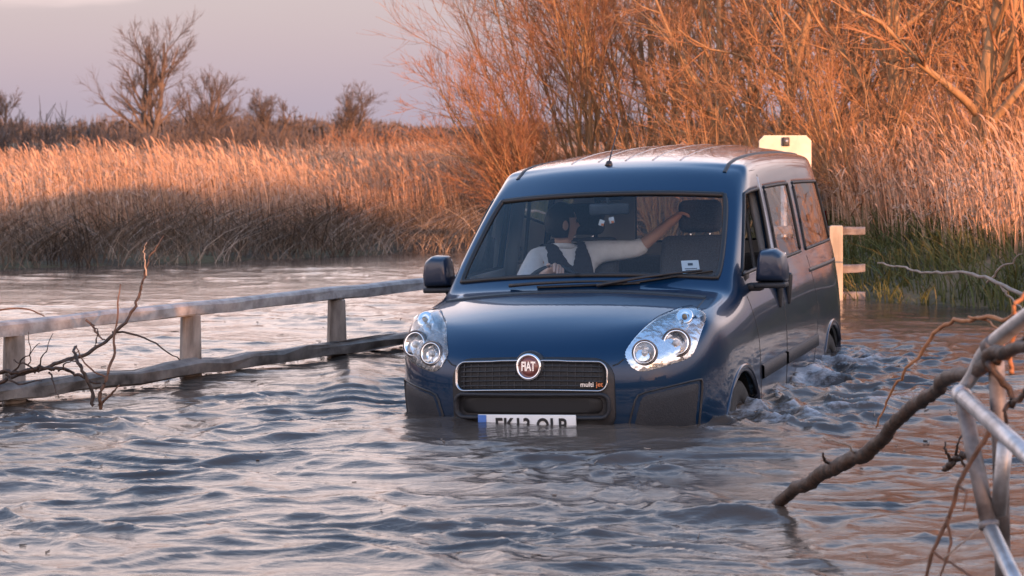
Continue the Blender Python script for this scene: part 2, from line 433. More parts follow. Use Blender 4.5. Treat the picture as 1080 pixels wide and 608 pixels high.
def ridge(n):
    r = np.clip(1 - 1.9 * np.abs(n), 0, 1); return 1.7 * r * r - .5
foam_store = {}
def wave(x, y):
    # domain warp so that crests wander
    wx = x + .35 * pn(x * .9 + 3, y * .9) + .1 * pn(x * 3.1, y * 3.1 + 7)
    wy = y + .30 * pn(x * .8 + 31, y * .8 + 5) + .1 * pn(x * 2.7 + 4, y * 2.7)
    # swirl patches: chop differs from place to place
    m = .55 + .75 * sstep(-.35, .45, pn(x * .45 + 50, y * .45))
    h = .018 * pn(wx * .42, wy * .75)
    h += .0125 * m * ridge(pn(wx * .8 + 11, wy * 1.75 + 2))
    h += .0080 * m * ridge(pn((wx * .9 + wy * .35) * 1.7, (wy - wx * .22) * 3.3 + 40))
    h += .0036 * m * ridge(pn(wx * 3.6 + 8 + wy, wy * 6.2)) + .0044 * m * pn(wx * 4.6, wy * 8.0 + 4)
    h += .0024 * m * pn(wx * 9 + 3, wy * 14)
    damp = 1 - .45 * sstep(12.5, 19, y)
    left = sstep(-.8, -2.6, x) * sstep(10.5, 13, y)
    h = 1.08 * h * damp * (1 - .3 * left)
    # wake round the car
    cx, cy = to_car(x, y)
    ex = np.maximum(np.maximum(-cx, cx - 4.4), 0); ey = np.maximum(np.abs(cy) - .9, 0)
    d = np.hypot(ex, ey)
    front = sstep(.75, .0, np.abs(cx + .22)) * sstep(1.35, .5, np.abs(cy))
    lap = np.exp(-(d / .10) ** 2) * (.5 + .8 * pn(x * 4 + 2, y * 4))
    h = h * (1 - .65 * front) + .010 * lap + .010 * front
    side = sstep(1.1, .05, np.abs(cy - 1.15)) * sstep(-.1, .5, cx) * sstep(6.5, 2.5, cx)
    h += side * (.030 * ridge(pn(x * 2.6 + 70, y * 2.6)) + .018 * pn(x * 6.5, y * 6.5 + 20) + .006 * pn(x * 15, y * 15))
    # churned water streaming off the bonnet towards the lower right
    tb = np.exp(-((x - .75 - .25 * (9.2 - y)) / 1.15) ** 2) * sstep(9.6, 8.6, y) * (.35 + .65 * sstep(-.3, .35, pn(x * 1.1 + 17, y * 1.1)))
    h += tb * (.0075 * ridge(pn(wx * 3.3 + 5, wy * 3.9)) + .0060 * pn(wx * 6.3, wy * 7.7 + 2) + .0032 * pn(wx * 13, wy * 16))
    # arms of the bow wave
    arm = np.exp(-((np.abs(cy) - (.95 + .42 * np.clip(cx + .2, 0, 9))) / .16) ** 2) * sstep(-.3, .3, cx) * sstep(4.5, 1, cx)
    h += .035 * arm
    # standing wave thrown up downstream of the car
    h += .030 * np.exp(-((cx + 1.5 + .25 * np.sin(cy * 2.2)) / .22) ** 2) * sstep(2.2, .6, np.abs(cy - .1)) * (.6 + .8 * pn(x * 1.3, y * 1.3 + 9))
    wheel = np.exp(-((cx - .95) ** 2 + (cy - 1.05) ** 2) / .10) + .9 * np.exp(-((cx - 3.5) ** 2 + (cy - 1.08) ** 2) / .30) + .7 * np.exp(-((cx - 2.4) ** 2 / 1.2 + (cy - 1.05) ** 2 / .05))
    h += wheel * (.024 * np.clip(pn(x * 5, y * 5 + 3) + .1, -.3, 1) + .014 * pn(x * 11, y * 13) + .008 * pn(x * 24, y * 27))
    inside = sstep(.0, .12, .72 - np.abs(cy)) * sstep(.0, .12, cx - .28) * sstep(0, .12, 4.2 - cx)
    crest = sstep(.030, .058, h) * .20
    foam_store['f'] = np.clip(.33 * np.clip(wheel, 0, 1.1) + .22 * side * sstep(-.1, .5, pn(x * 3, y * 3)) + .18 * arm + .30 * np.exp(-(d / .06) ** 2) * sstep(-.25, .35, pn(x * 7, y * 7 + 3)) + .10 * tb * sstep(0, .5, pn(x * 4, y * 5 + 3)) + crest, 0, 1) * (1 - inside)
    # branch dipping into the current leaves a small hump
    h += .03 * np.exp(-((x - 1.02) ** 2 / .12 + (y - 7.75) ** 2 / .02))
    edge = sstep(60, 30, np.hypot(x, y))
    return h * edge * (1 - inside) - .33 * inside
xs = np.concatenate([-np.geomspace(80, 4.3, 46)[:-1], np.arange(-4.3, 4.31, .021), np.geomspace(4.3, 80, 46)[1:]])
ys = np.concatenate([np.linspace(-40, 4.5, 30), np.arange(4.8, 6.3, .1), np.arange(6.3, 15, .019), np.arange(15, 29, .05), np.geomspace(29.2, 60, 30)])
V, F, X, Y = grid_mesh('flood_water', xs, ys, wave)
tag(link('flood_water', np_mesh('flood_water', V, F, foam_store['f'].ravel()), M['water'], None, True), kind='structure')

# ------------------------------------------------------------------ reeds and grass
def ribbons(P, W, A):
    n, K, _ = P.shape
    Vv = np.stack([P - A[:, None] * W[..., None], P + A[:, None] * W[..., None]], 2)
    i = np.arange(n * K * 2).reshape(n, K, 2)
    Fv = np.stack([i[:, :-1, 0], i[:, :-1, 1], i[:, 1:, 1], i[:, 1:, 0]], -1).reshape(-1, 4)
    return Vv.reshape(-1, 3), Fv
def merge(parts):
    vs, fs, ts, o = [], [], [], 0
    for v, f, t in parts:
        vs.append(v); fs.append(f + o); ts.append(t); o += len(v)
    return np.vstack(vs), np.vstack(fs), np.concatenate(ts)
def stems(g, xy, z0, h, lean, wind, wid, K=4, tip=.25, droop=0.0, leaves=0, plume=False, tint=None):
    n = len(xy)
    az = g.uniform(0, 2 * np.pi, n)
    ld = np.stack([np.cos(az), np.sin(az), np.zeros(n)], 1) * (lean * np.abs(g.normal(size=n)))[:, None] + np.array(wind)[None]
    t = np.linspace(0, 1, K)[None, :, None]
    base = np.concatenate([xy, z0[:, None]], 1)
    up = np.zeros((n, 3)); up[:, 2] = 1
    P = base[:, None] + h[:, None, None] * (up[:, None] * (t - droop * t ** 2) + ld[:, None] * t ** 1.6)
    a2 = g.uniform(0, 2 * np.pi, n)
    A = np.stack([np.cos(a2), np.sin(a2) * .4, np.zeros(n)], 1); A /= np.linalg.norm(A, axis=1, keepdims=True)
    W = wid[:, None] * np.linspace(1, tip, K)[None]
    if tint is None: tint = g.beta(2.2, 2.2, n)
    out = []
    v, f = ribbons(P, W, A); out.append((v, f, np.repeat(tint, K * 2)))
    for q in range(leaves):
        s = g.uniform(.25, .85, n)
        i0 = np.minimum((s * (K - 1)).astype(int), K - 2); fr = (s * (K - 1) - i0)[:, None]
        p0 = P[np.arange(n), i0] * (1 - fr) + P[np.arange(n), i0 + 1] * fr
        az = g.uniform(0, 2 * np.pi, n); L = h * g.uniform(.16, .34, n)
        d = np.stack([np.cos(az), np.sin(az), g.uniform(.5, 1.6, n)], 1) + np.array(wind)[None] * 1.5
        d /= np.linalg.norm(d, axis=1, keepdims=True)
        tt = np.linspace(0, 1, 3)[None, :, None]
        dn = np.array([0, 0, -1.0])[None, None]
        Q = p0[:, None] + L[:, None, None] * (d[:, None] * tt + dn * .45 * tt ** 2)
        A2 = np.cross(d, [0, 0, 1.]); A2 /= np.linalg.norm(A2, axis=1, keepdims=True) + 1e-6
        v, f = ribbons(Q, wid[:, None] * np.array([[1.3, 1.5, .15]]), A2); out.append((v, f, np.repeat(np.clip(tint + g.normal(0, .12, n), 0, 1), 6)))
    if plume:
        k = g.random(n) < .6
        p0 = P[k, -1]; m = len(p0)
        d = (P[k, -1] - P[k, -2]); d /= np.linalg.norm(d, axis=1, keepdims=True) + 1e-6
        tt = np.linspace(0, 1, 4)[None, :, None]; L = (h[k] * g.uniform(.09, .17, m))
        side = np.array([-.5, .1, -.35])[None, None]
        Q = p0[:, None] + L[:, None, None] * (d[:, None] * tt + side * tt ** 2 * g.uniform(.3, 1.2, m)[:, None, None])
        v, f = ribbons(Q, (g.uniform(.004, .010, m))[:, None] * np.array([[.4, 1.2, 1.0, .15]]), A[k]); out.append((v, f, np.repeat(np.clip(tint[k] * .8, 0, 1), 8)))
    return merge(out)

def scatter(g, n, x0, x1, y0, y1, ok):
    xy = np.stack([g.uniform(x0, x1, n), g.uniform(y0, y1, n)], 1)
    return xy[ok(xy[:, 0], xy[:, 1])]

# left reed bed: first metres dense and tall, then thinning behind
g = np.random.default_rng(21)
def left_ok(a, b):
    def f(x, y):
        l, r = land(x, y)
        return (l > a) & (l < b) & (r < 9)
    return f
def left_bed(n, a, b, x0, x1, y0, y1, h0, h1, wid):
    xy = scatter(g, n, x0, x1, y0, y1, left_ok(a, b))
    z0 = gz(xy[:, 0], xy[:, 1]) - .03
    cl = pn(xy[:, 0] * .55, xy[:, 1] * .55) * .26 + pn(xy[:, 0] * 2, xy[:, 1] * 2) * .20 + np.where(g.random(len(xy)) < .25, g.uniform(-.35, 0, len(xy)), 0)
    h = g.uniform(h0, h1, len(xy)) * (1 + cl)
    tint = np.clip(g.beta(2.2, 2.2, len(xy)) + .35 * pn(xy[:, 0] * .35 + 8, xy[:, 1] * .35), 0, 1)
    return stems(g, xy, z0, h, .10, (-.10, .02, 0), g.uniform(.0035, .0075, len(xy)) * wid, leaves=2, plume=True, tint=tint)
v, f, t = merge([left_bed(60000, 2.0, 6.0, -13, 5, 15, 34, .62, 1.02, .8),
                 left_bed(30000, 5, 16, -20, 8, 17, 46, .66, 1.02, 1.2),
                 left_bed(26000, 15, 42, -36, 10, 20, 75, .72, .98, 2.6)])
tag(link('reed_bed', np_mesh('reed_bed', v, f, t), M['reed']), 'tall dry golden reeds along the far left bank', 'reeds', kind='stuff')
# leaning dead grass on the left bank slope, in the shade
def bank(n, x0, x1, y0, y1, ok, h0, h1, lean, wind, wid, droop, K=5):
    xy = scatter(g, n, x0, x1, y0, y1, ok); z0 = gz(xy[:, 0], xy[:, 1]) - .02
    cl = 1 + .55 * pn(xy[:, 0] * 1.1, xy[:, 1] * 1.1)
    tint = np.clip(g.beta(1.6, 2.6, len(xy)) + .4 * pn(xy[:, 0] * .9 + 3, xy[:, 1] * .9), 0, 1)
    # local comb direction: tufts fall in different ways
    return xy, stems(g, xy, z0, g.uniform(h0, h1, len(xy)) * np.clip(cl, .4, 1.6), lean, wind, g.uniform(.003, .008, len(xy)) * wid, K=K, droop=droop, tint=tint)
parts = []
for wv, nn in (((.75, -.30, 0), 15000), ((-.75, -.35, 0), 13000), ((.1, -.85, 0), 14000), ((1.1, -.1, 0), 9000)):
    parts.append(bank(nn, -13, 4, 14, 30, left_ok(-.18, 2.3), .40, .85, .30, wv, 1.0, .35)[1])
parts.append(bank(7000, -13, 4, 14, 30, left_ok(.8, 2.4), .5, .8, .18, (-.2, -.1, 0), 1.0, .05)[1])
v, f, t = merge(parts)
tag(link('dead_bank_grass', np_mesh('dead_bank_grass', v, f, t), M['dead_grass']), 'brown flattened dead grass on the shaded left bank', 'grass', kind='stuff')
# right bank: green turf below, lit reeds above
def right_ok(a, b, ymin=14.5):
    def fn(x, y):
        l, r = land(x, y); return (r > a) & (r < b) & (y > ymin) & (x < np.minimum(14, .285 * y))
    return fn
p1 = bank(26000, 2, 9, 14, 24, right_ok(-.12, 1.5), .10, .34, .5, (-.1, -.1, 0), 1.3, .25, 4)[1]
p2 = bank(7000, 2, 9, 14, 24, right_ok(.2, 1.7), .2, .5, .6, (-.3, -.2, 0), 1.1, .35, 4)[1]
v, f, t = merge([p1, p2])
tag(link('bank_grass', np_mesh('bank_grass', v, f, t), M['bank_grass']), 'low green grass on the right bank above the water', 'grass', kind='stuff')
def right_bed(n, a, b, x0, x1, y0, y1, h0, h1, wid):
    xy = scatter(g, n, x0, x1, y0, y1, right_ok(a, b)); z0 = gz(xy[:, 0], xy[:, 1]) - .03
    cl = pn(xy[:, 0] * .7, xy[:, 1] * .7) * .35 + pn(xy[:, 0] * 2.2, xy[:, 1] * 2.2) * .15
    tint = np.clip(g.beta(2.2, 2, len(xy)) + .35 * pn(xy[:, 0] * .5 + 2, xy[:, 1] * .5), 0, 1)
    return stems(g, xy, z0, g.uniform(h0, h1, len(xy)) * (1 + cl), .2, (-.12, .0, 0), g.uniform(.0035, .0075, len(xy)) * wid, leaves=2, plume=True, tint=tint)
def near_bed(n):
    # the same bank continuing beside the road towards the camera
    def ok(x, y):
        l, r = land(x, y); q_ = .892 * x + .451 * y
        return (r > .5) & (r < 5) & (np.abs(q_ - 10.7) > .45)
    xy = scatter(g, n, 4.5, 12, -2, 15, ok); z0 = gz(xy[:, 0], xy[:, 1]) - .03
    return stems(g, xy, z0, g.uniform(.22, .42, len(xy)), .3, (-.1, 0, 0), g.uniform(.005, .010, len(xy)), leaves=2, plume=True)
v, f, t = merge([right_bed(16000, 1.0, 3.2, 2, 12, 14.5, 26, .5, 1.0, 1.0),
                 right_bed(30000, 2.2, 9, 2, 14, 16, 36, .8, 1.35, 1.15),
                 near_bed(15000)])
tag(link('reed_thicket', np_mesh('reed_thicket', v, f, t), M['reed']), 'sunlit orange reeds above the green right bank', 'reeds', kind='stuff')

# ------------------------------------------------------------------ trees
def norm(a): return a / (np.linalg.norm(a, axis=-1, keepdims=True) + 1e-9)
def grow(g, base, d, L, K, trop, wig, bend=None):
    n = len(base); P = np.zeros((n, K, 3)); P[:, 0] = base; d = norm(d.copy())
    for k in range(1, K):
        d = norm(d + wig * g.normal(size=(n, 3)) + np.array(trop)[None])
        P[:, k] = P[:, k - 1] + d * (L / (K - 1))[:, None]
    return P
def kids(g, P, Rd, n_per, ang, ratio, K, trop, wig, tmin=.2, rr=.55, rtip=.3, minr=.003):
    n, k0, _ = P.shape
    L0 = np.linalg.norm(np.diff(P, axis=1), axis=2).sum(1)
    ix = np.repeat(np.arange(n), n_per); m = len(ix)
    t = g.uniform(tmin, .98, m); s = t * (k0 - 1); i0 = np.minimum(s.astype(int), k0 - 2); fr = (s - i0)[:, None]
    p = P[ix, i0] * (1 - fr) + P[ix, i0 + 1] * fr
    tg = norm(P[ix, i0 + 1] - P[ix, i0])
    pr = norm(np.cross(tg, g.normal(size=(m, 3))))
    a = np.radians(g.uniform(*ang, m))[:, None]
    d = tg * np.cos(a) + pr * np.sin(a)
    L = L0[ix] * g.uniform(*ratio, m) * (1 - .45 * t)
    C = grow(g, p, d, L, K, trop, wig)
    r0 = np.maximum((Rd[ix, i0] * (1 - fr[:, 0]) + Rd[ix, i0 + 1] * fr[:, 0]) * rr, minr)
    return C, r0[:, None] * np.linspace(1, rtip, K)[None]
def tree(name, label, group, seed, base, stems_d, stem_L, stem_r, levels, trunk_m, twig_m, trop=(0, 0, .05), wig=.06, K0=9, cat='tree', join=2):
    """stems_d: list of directions; levels: list of dict(n, ang, ratio); the first `join` generations form the trunk part"""
    g = np.random.default_rng(seed); root = empty(name, base); b = np.zeros((len(stems_d), 3))
    d = np.array(stems_d, float); L = np.array(stem_L, float) * g.uniform(.9, 1.1, len(d))
    b[:, :2] += g.normal(0, .06, (len(d), 2)) * (len(d) > 1)
    b[:, 2] -= .08
    P = grow(g, b, d, L, K0, trop, wig); Rd = np.array(stem_r)[:, None] * np.linspace(1, .28, K0)[None]
    Rd[:, 0] *= 1.25
    gens = [(P, Rd)]
    for lv in levels:
        P, Rd = kids(g, P, Rd, lv['n'], lv.get('ang', (20, 55)), lv.get('ratio', (.35, .65)), lv.get('K', 5), lv.get('trop', trop), lv.get('wig', .12), lv.get('tmin', .2), lv.get('rr', .55), lv.get('rtip', .35), lv.get('minr', .003))
        gens.append((P, Rd))
    tv = []
    for i, (P, Rd) in enumerate(gens[:join]):
        v, f = tubes(P, Rd, 7 if i == 0 else 5); tv.append((v, f, np.zeros(len(v))))
    v, f, t = merge(tv); link('trunk', np_mesh('trunk', v, f), trunk_m, root, True)
    tv = []
    for P, Rd in gens[join:]:
        v, f = tubes(P, Rd, 3); tn = np.repeat(np.clip(g.beta(2, 2, len(P)), 0, 1), P.shape[1] * 3); tv.append((v, f, tn))
    v, f, t = merge(tv); link('crown', np_mesh('crown', v, f, t), twig_m, root, True)
    return tag(root, label, cat, group)
def gp(u, d, dz=0.0):
    x = (u - 540) / 2088 * d; return (x, d, float(gz(np.array([x]), np.array([d]))[0]) + dz)

WT, TW, BT = M['willow_trunk'], M['twigs'], M['bush_twigs']
def fan(g, n, lean, sx, sy):
    return [(lean[0] + g.uniform(-sx, sx), lean[1] + g.uniform(-sy, sy), 1.0) for _ in range(n)]
gg = np.random.default_rng(5)
GRP = 'bare willows on the right bank'
# the leaning willow scrub behind the car roof
lv_bush = [dict(n=10, ang=(12, 38), ratio=(.40, .75), K=6, tmin=.08), dict(n=7, ang=(12, 42), ratio=(.35, .7), K=5), dict(n=9, ang=(15, 45), ratio=(.35, .7), K=4, minr=.0026)]
tree('willow_bush', 'leftmost bare willow bush leaning left over the reeds', GRP, 31, gp(572, 27), fan(gg, 10, (-.50, 0), .40, .3), [2.3] * 10, [.026] * 10, lv_bush, WT, BT, trop=(0, 0, .045), cat='willow')
tree('willow_bush', 'bare reddish willow bush fanning up behind the car roof, left of the aerial', GRP, 32, gp(625, 28), fan(gg, 11, (-.26, 0), .40, .3), [4.0] * 11, [.028] * 11, lv_bush, WT, BT, trop=(0, 0, .04), cat='willow')
tree('willow_bush', 'bare reddish willow bush rising behind the middle of the car roof', GRP, 33, gp(690, 29), fan(gg, 10, (-.12, 0), .42, .3), [5.0] * 10, [.032] * 10, lv_bush, WT, BT, trop=(0, 0, .04), cat='willow')
lv_tree = [dict(n=13, ang=(25, 60), ratio=(.30, .62), K=7, tmin=.12, wig=.16), dict(n=8, ang=(20, 55), ratio=(.35, .7), K=5, wig=.15), dict(n=7, ang=(18, 55), ratio=(.35, .75), K=4, wig=.15, minr=.0028)]
tree('willow_tree', 'orange bare willow behind the right end of the car roof', GRP, 34, gp(765, 27), [(-.15, 0, 1), (.25, .1, 1), (.02, -.1, 1)], [5.2, 4.6, 5.5], [.055, .05, .06], lv_tree, WT, TW, cat='willow')
tree('willow_tree', 'orange bare willow with twisted low boughs right of the signboard', GRP, 35, gp(835, 24.5), [(-.55, 0, .8), (.30, .1, 1), (.0, -.1, 1)], [3.6, 4.2, 5.0], [.05, .05, .055], lv_tree, WT, TW, cat='willow', wig=.1)
tree('willow_tree', 'tall straight-trunked willow left of the forked orange trunk', GRP, 36, gp(940, 24), [(.02, 0, 1), (.0, .1, 1)], [6.5, 5.8], [.085, .05], lv_tree, WT, TW, cat='willow', wig=.03)
tree('willow_tree', 'thick orange willow trunk leaning right near the right edge', GRP, 37, gp(1012, 22), [(.22, 0, 1)], [6.0], [.115], lv_tree, WT, TW, cat='willow', wig=.05)
tree('willow_tree', 'rightmost orange willow with a stout bent trunk', GRP, 38, gp(1052, 23.5), [(.16, 0, 1), (-.05, .2, 1)], [6.2, 5.0], [.10, .06], lv_tree, WT, TW, cat='willow', wig=.07)
names = ['grey-brown willow deep in the thicket above the white signboard', 'slender willow deep in the thicket left of the straight trunk', 'bushy willow deep in the thicket behind the straight trunk', 'bushy willow deep in the thicket behind the thick leaning trunk', 'bushy willow deep in the thicket at the right edge', 'dense willow deep in the thicket behind the middle of the car roof']
for i, (u, d) in enumerate(((815, 33), (885, 31), (955, 34), (1020, 32), (1085, 30), (730, 35))):
    tree('willow_tree', names[i], GRP, 50 + i, gp(u, d), fan(gg, 5, (0, 0), .35, .3), [5.6] * 5, [.06] * 5,
         [dict(n=13, ang=(20, 55), ratio=(.35, .68), K=6, tmin=.08), dict(n=9, ang=(20, 50), ratio=(.35, .7), K=4), dict(n=6, ang=(15, 50), ratio=(.4, .75), K=3, minr=.005)], WT, TW, cat='willow')
# low scrub filling the foot of the thicket
for i, (u, d, lab) in enumerate(((770, 23.5, 'low orange scrub just above the rear of the car roof'), (850, 23, 'low orange scrub right of the white signboard'), (905, 22.5, 'low orange scrub left of the straight trunk, behind reeds'), (985, 23.5, 'low orange scrub between the straight and the leaning trunks'), (1065, 21.8, 'low orange scrub in the reeds at the right edge'), (700, 25, 'low orange scrub above the middle of the car roof'))):
    tree('willow_scrub', lab, 'low scrub in the reeds', 70 + i, gp(u, d), fan(gg, 14, (0, 0), .6, .5), [2.0] * 14, [.016] * 14,
         [dict(n=7, ang=(15, 50), ratio=(.3, .65), K=5, tmin=.1), dict(n=6, ang=(15, 50), ratio=(.35, .7), K=4, minr=.004)], WT, TW, cat='scrub', join=1)

# far trees and hedges on the left
FT, FB = M['far_twigs'], M['far_bark']
lv_far = [dict(n=11, ang=(22, 55), ratio=(.40, .72), K=6, tmin=.22, minr=.024), dict(n=8, ang=(20, 50), ratio=(.40, .75), K=5, minr=.013, tmin=.3), dict(n=8, ang=(15, 45), ratio=(.40, .8), K=4, minr=.008, tmin=.3)]
def far_tree(lab, u, d, top, seed, st, rad, lean=(0, 0), spread=.3, n=3, minr=1.0):
    b = ((u - 540) / 2088 * d, d, .1); H = CAM_H - (top - 142) / 2088 * d
    g2 = np.random.default_rng(seed)
    lv = [dict(q, minr=q['minr'] * minr) for q in lv_far]
    tree('bare_tree', lab, 'bare trees beyond the reed bed', seed, b, fan(g2, n, lean, spread, spread), [H * st] * n, [rad] * n, lv, FB, FT, trop=(0, 0, .06))
far_tree('tallest bare tree beyond the reeds, windswept crown', 156, 90, 35, 101, .86, .17, (.04, 0), .16, 3)
far_tree('low spreading bare tree just right of the tallest far tree', 205, 100, 92, 102, 1.0, .12, (.2, 0), .55, 4)
far_tree('small round-crowned bare tree, second from the right beyond the reeds', 287, 110, 110, 103, 1.0, .13, (0, 0), .5, 4)
far_tree('rightmost small bare tree on the far skyline, beside the willow bush', 366, 115, 108, 104, 1.0, .13, (0, 0), .45, 4)
far_tree('tiny bare tree at the left edge of the far skyline', -6, 95, 108, 105, 1.0, .10, (0, 0), .5, 4)
def far_hedge(lab, u0, u1, d, top, seed, m=None):
    g2 = np.random.default_rng(seed); x0, x1 = [(u - 540) / 2088 * d for u in (u0, u1)]
    H = CAM_H - (top - 142) / 2088 * d; n = int(abs(x1 - x0) * 34)
    root = empty('far_hedge', ((x0 + x1) / 2, d, .1))
    xx = g2.uniform(x0, x1, n) - (x0 + x1) / 2
    hh = H * g2.uniform(.55, 1.0, n) * (.72 + .28 * np.sqrt(np.clip(1 - (2 * xx / (x1 - x0)) ** 2, 0, 1))) * (1 + .25 * pn(xx * .6 + seed, xx * 0 + .5))
    b = np.stack([xx, g2.uniform(-1.5, 1.5, n), np.zeros(n)], 1)
    P = grow(g2, b, np.stack([g2.normal(0, .25, n), g2.normal(0, .25, n), np.ones(n)], 1), hh, 5, (0, 0, .03), .1)
    Rd = np.full((n, 1), .03) * np.linspace(1, .3, 5)[None]
    v, f = tubes(P, Rd, 3); link('trunk', np_mesh('trunk', v, f), FB, root)
    C, Rc = kids(g2, P, Rd, 7, (15, 50), (.3, .6), 3, (0, 0, .05), .12, minr=.016)
    v, f = tubes(C, Rc, 3); link('crown', np_mesh('crown', v, f, np.repeat(g2.beta(2, 2, len(C)), 9)), m or FT, root)
    tag(root, lab, 'hedge', 'hedges beyond the reed bed')
far_hedge('dark brown hedge at the left edge beyond the reeds', -25, 72, 60, 126, 201)
far_hedge('low brown hedge under the tallest far tree', 70, 175, 85, 138, 202)
far_hedge('brown hedge joining the far trees left of centre', 165, 345, 95, 134, 203)
far_hedge('reddish hedge right of the small far trees', 340, 480, 80, 139, 204, M['bush_twigs'])
# wood on the horizon
g = np.random.default_rng(77); n = 16000
xx = g.uniform(-190, 60, n); yy = g.uniform(300, 380, n)
hh = (4.2 + 1.6 * pn(xx * .045, yy * .02) + 1.0 * pn(xx * .2, yy * .1)) * g.uniform(.6, 1.0, n)
v, f, t = stems(g, np.stack([xx, yy], 1), np.full(n, -.2), np.clip(hh, 1.5, 8), .12, (0, 0, 0), g.uniform(.06, .22, n), K=4, leaves=3)
tag(link('far_wood', np_mesh('far_wood', v, f, t), M['far_twigs']), 'far-off reddish wood along the left horizon', 'wood', kind='stuff')

# hedge to the right of the photographer, out of frame: it shades the flooded road from the low sun
def shade_hedge():
    g2 = np.random.default_rng(301)
    PERP = Vector((-TS.y, TS.x, 0))                     # along the hedge
    A0 = 13.0
    qk = [-30, 2.0, 3.8, 4.2, 6.0, 9.8, 10.2, 11.0, 11.4, 20.0, 60]
    hk = [1.68, 1.68, 1.65, 2.40, 2.45, 2.65, 1.1, 1.1, 1.42, 1.40, 1.4]
    root = empty('field_hedge', tuple(TS * A0 + PERP * 10))
    n = 5200; q = g2.uniform(-14, 34, n)
    H = np.interp(q, qk, hk)
    org = np.array(TS * A0 + PERP * 10)
    pos = np.array(TS)[None] * (A0 + g2.normal(0, .35, n))[:, None] + np.array(PERP)[None] * q[:, None] - org[None]
    pos[:, 2] = gz(pos[:, 0] + org[0], pos[:, 1] + org[1]) - .05
    hh = np.maximum(H * g2.uniform(.88, 1.0, n) - pos[:, 2], .3)
    P = grow(g2, pos, np.stack([g2.normal(0, .12, n), g2.normal(0, .12, n), np.ones(n)], 1), hh, 5, (0, 0, .03), .06)
    Rd = np.full((n, 1), .022) * np.linspace(1, .5, 5)[None]
    v, f = tubes(P, Rd, 3); link('trunk', np_mesh('trunk', v, f), FB, root)
    C, Rc = kids(g2, P, Rd, 6, (20, 70), (.1, .22), 2, (0, 0, 0), .1, tmin=.05, minr=.03)
    v, f = tubes(C, Rc, 3); link('crown', np_mesh('crown', v, f, np.repeat(g2.beta(2, 2, len(C)), 6)), M['hedge_twigs'], root)
    tag(root, 'dense field hedge beside the flooded road, right of the camera', 'hedge')
shade_hedge()

# ------------------------------------------------------------------ left timber rail fence, half drowned
def beam(name, a, b, hw, hh, m, parent, seed=0, rough=.06, round_top=True, nseg=14):
    """a sawn rail from a to b (local to parent), worn edges"""
    g2 = np.random.default_rng(seed); a = np.array(a, float); b = np.array(b, float)
    d = (b - a) / np.linalg.norm(b - a); s = np.cross(d, [0, 0, 1.]); s /= np.linalg.norm(s); u = np.cross(s, d)
    prof = [(-.92, -1), (.92, -1), (1, -.85), (1, .45), (.72, .88), (.3, 1), (-.3, 1), (-.72, .88), (-1, .45), (-1, -.85)]
    vs = []; 
    for k in range(nseg):
        c = a + (b - a) * k / (nseg - 1) + s * g2.normal(0, .004) + u * g2.normal(0, .004)
        for (p, q) in prof:
            vs.append(tuple(c + s * hw * (p + g2.normal(0, rough)) + u * hh * (q + g2.normal(0, rough))))
    m_ = len(prof); fs = []
    for k in range(nseg - 1):
        for i in range(m_): fs.append((k * m_ + i, k * m_ + (i + 1) % m_, (k + 1) * m_ + (i + 1) % m_, (k + 1) * m_ + i))
    fs.append(tuple(range(m_))[::-1]); fs.append(tuple(range((nseg - 1) * m_, nseg * m_)))
    me = bpy.data.meshes.new(name); me.from_pydata(vs, [], fs); me.update()
    return link(name, me, m, parent)
def tapered_post(name, c, w0, w1, t0, t1, z0, z1, m, parent, rz, seed=0):
    g2 = np.random.default_rng(seed); bm = bmesh.new(); rings = []
    for z, ww, tt in ((z0, w0, t0), (z0 * .5 + z1 * .5, (w0 + w1) / 2, (t0 + t1) / 2), (z1 - .01, w1, t1), (z1, w1 * .9, t1 * .9)):
        r = []
        for sx_, sy_ in ((-1, -.8), (-.85, -1), (.85, -1), (1, -.8), (1, .8), (.85, 1), (-.85, 1), (-1, .8)):
            p = Vector((sx_ * ww / 2 + g2.normal(0, .003), sy_ * tt / 2 + g2.normal(0, .003), 0)); p.rotate(Euler((0, 0, rz)))
            r.append(bm.verts.new((c[0] + p.x, c[1] + p.y, z)))
        rings.append(r)
    for i in range(len(rings) - 1):
        for k in range(8): bm.faces.new((rings[i][k], rings[i][(k + 1) % 8], rings[i + 1][(k + 1) % 8], rings[i + 1][k]))
    bm.faces.new(rings[-1]); bm.faces.new(rings[0][::-1])
    return link(name, bm_mesh(name, bm), m, parent)
FD = Vector((.565, .825, 0)).normalized(); F0 = Vector((-2.74, 10.9, 0))
fence = empty('timber_fence', F0)
tag(fence, 'weathered grey timber rail fence standing in flood water left of the car', 'fence')
for k in range(-2, 5):
    c = FD * (1.39 * k)
    tapered_post('post', c, .165, .105, .10, .085, -.75, .385, M['post'], fence, math.atan2(FD.y, FD.x) - .6, k + 20)
Lr = FD * 1.39
beam('top_rail', Lr * -2.4 + Vector((0, 0, .415)), Lr * 4.6 + Vector((0, 0, .425)), .052, .040, M['wood'], fence, 3, nseg=30)
beam('lower_rail', Lr * -2.4 + Vector((.03, -.06, .085)), Lr * 4.6 + Vector((.03, -.06, .055)), .05, .042, M['wet_wood'], fence, 4, rough=.12, nseg=40)

# white fence on the right bank behind the car
WF = Vector((2.90, 17.7, 0)); wf = empty('white_fence', WF, (0, 0, 0))
tag(wf, 'white post and grey rail fence behind the rear of the car', 'fence')
rd = Vector((.97, -.22, 0)).normalized()
for k, x in enumerate((0.0,)):
    tapered_post('post', rd * x, .115, .11, .11, .10, -.7, .665, M['white_post'], wf, -.15, 40 + k)
for k, z in enumerate((.615, .275, .035)):
    beam('rail', rd * -.60 + Vector((0, .09, z)), rd * .27 + Vector((0, .09, z)), .028, .036, M['grey_rail'], wf, 60 + k, nseg=12)

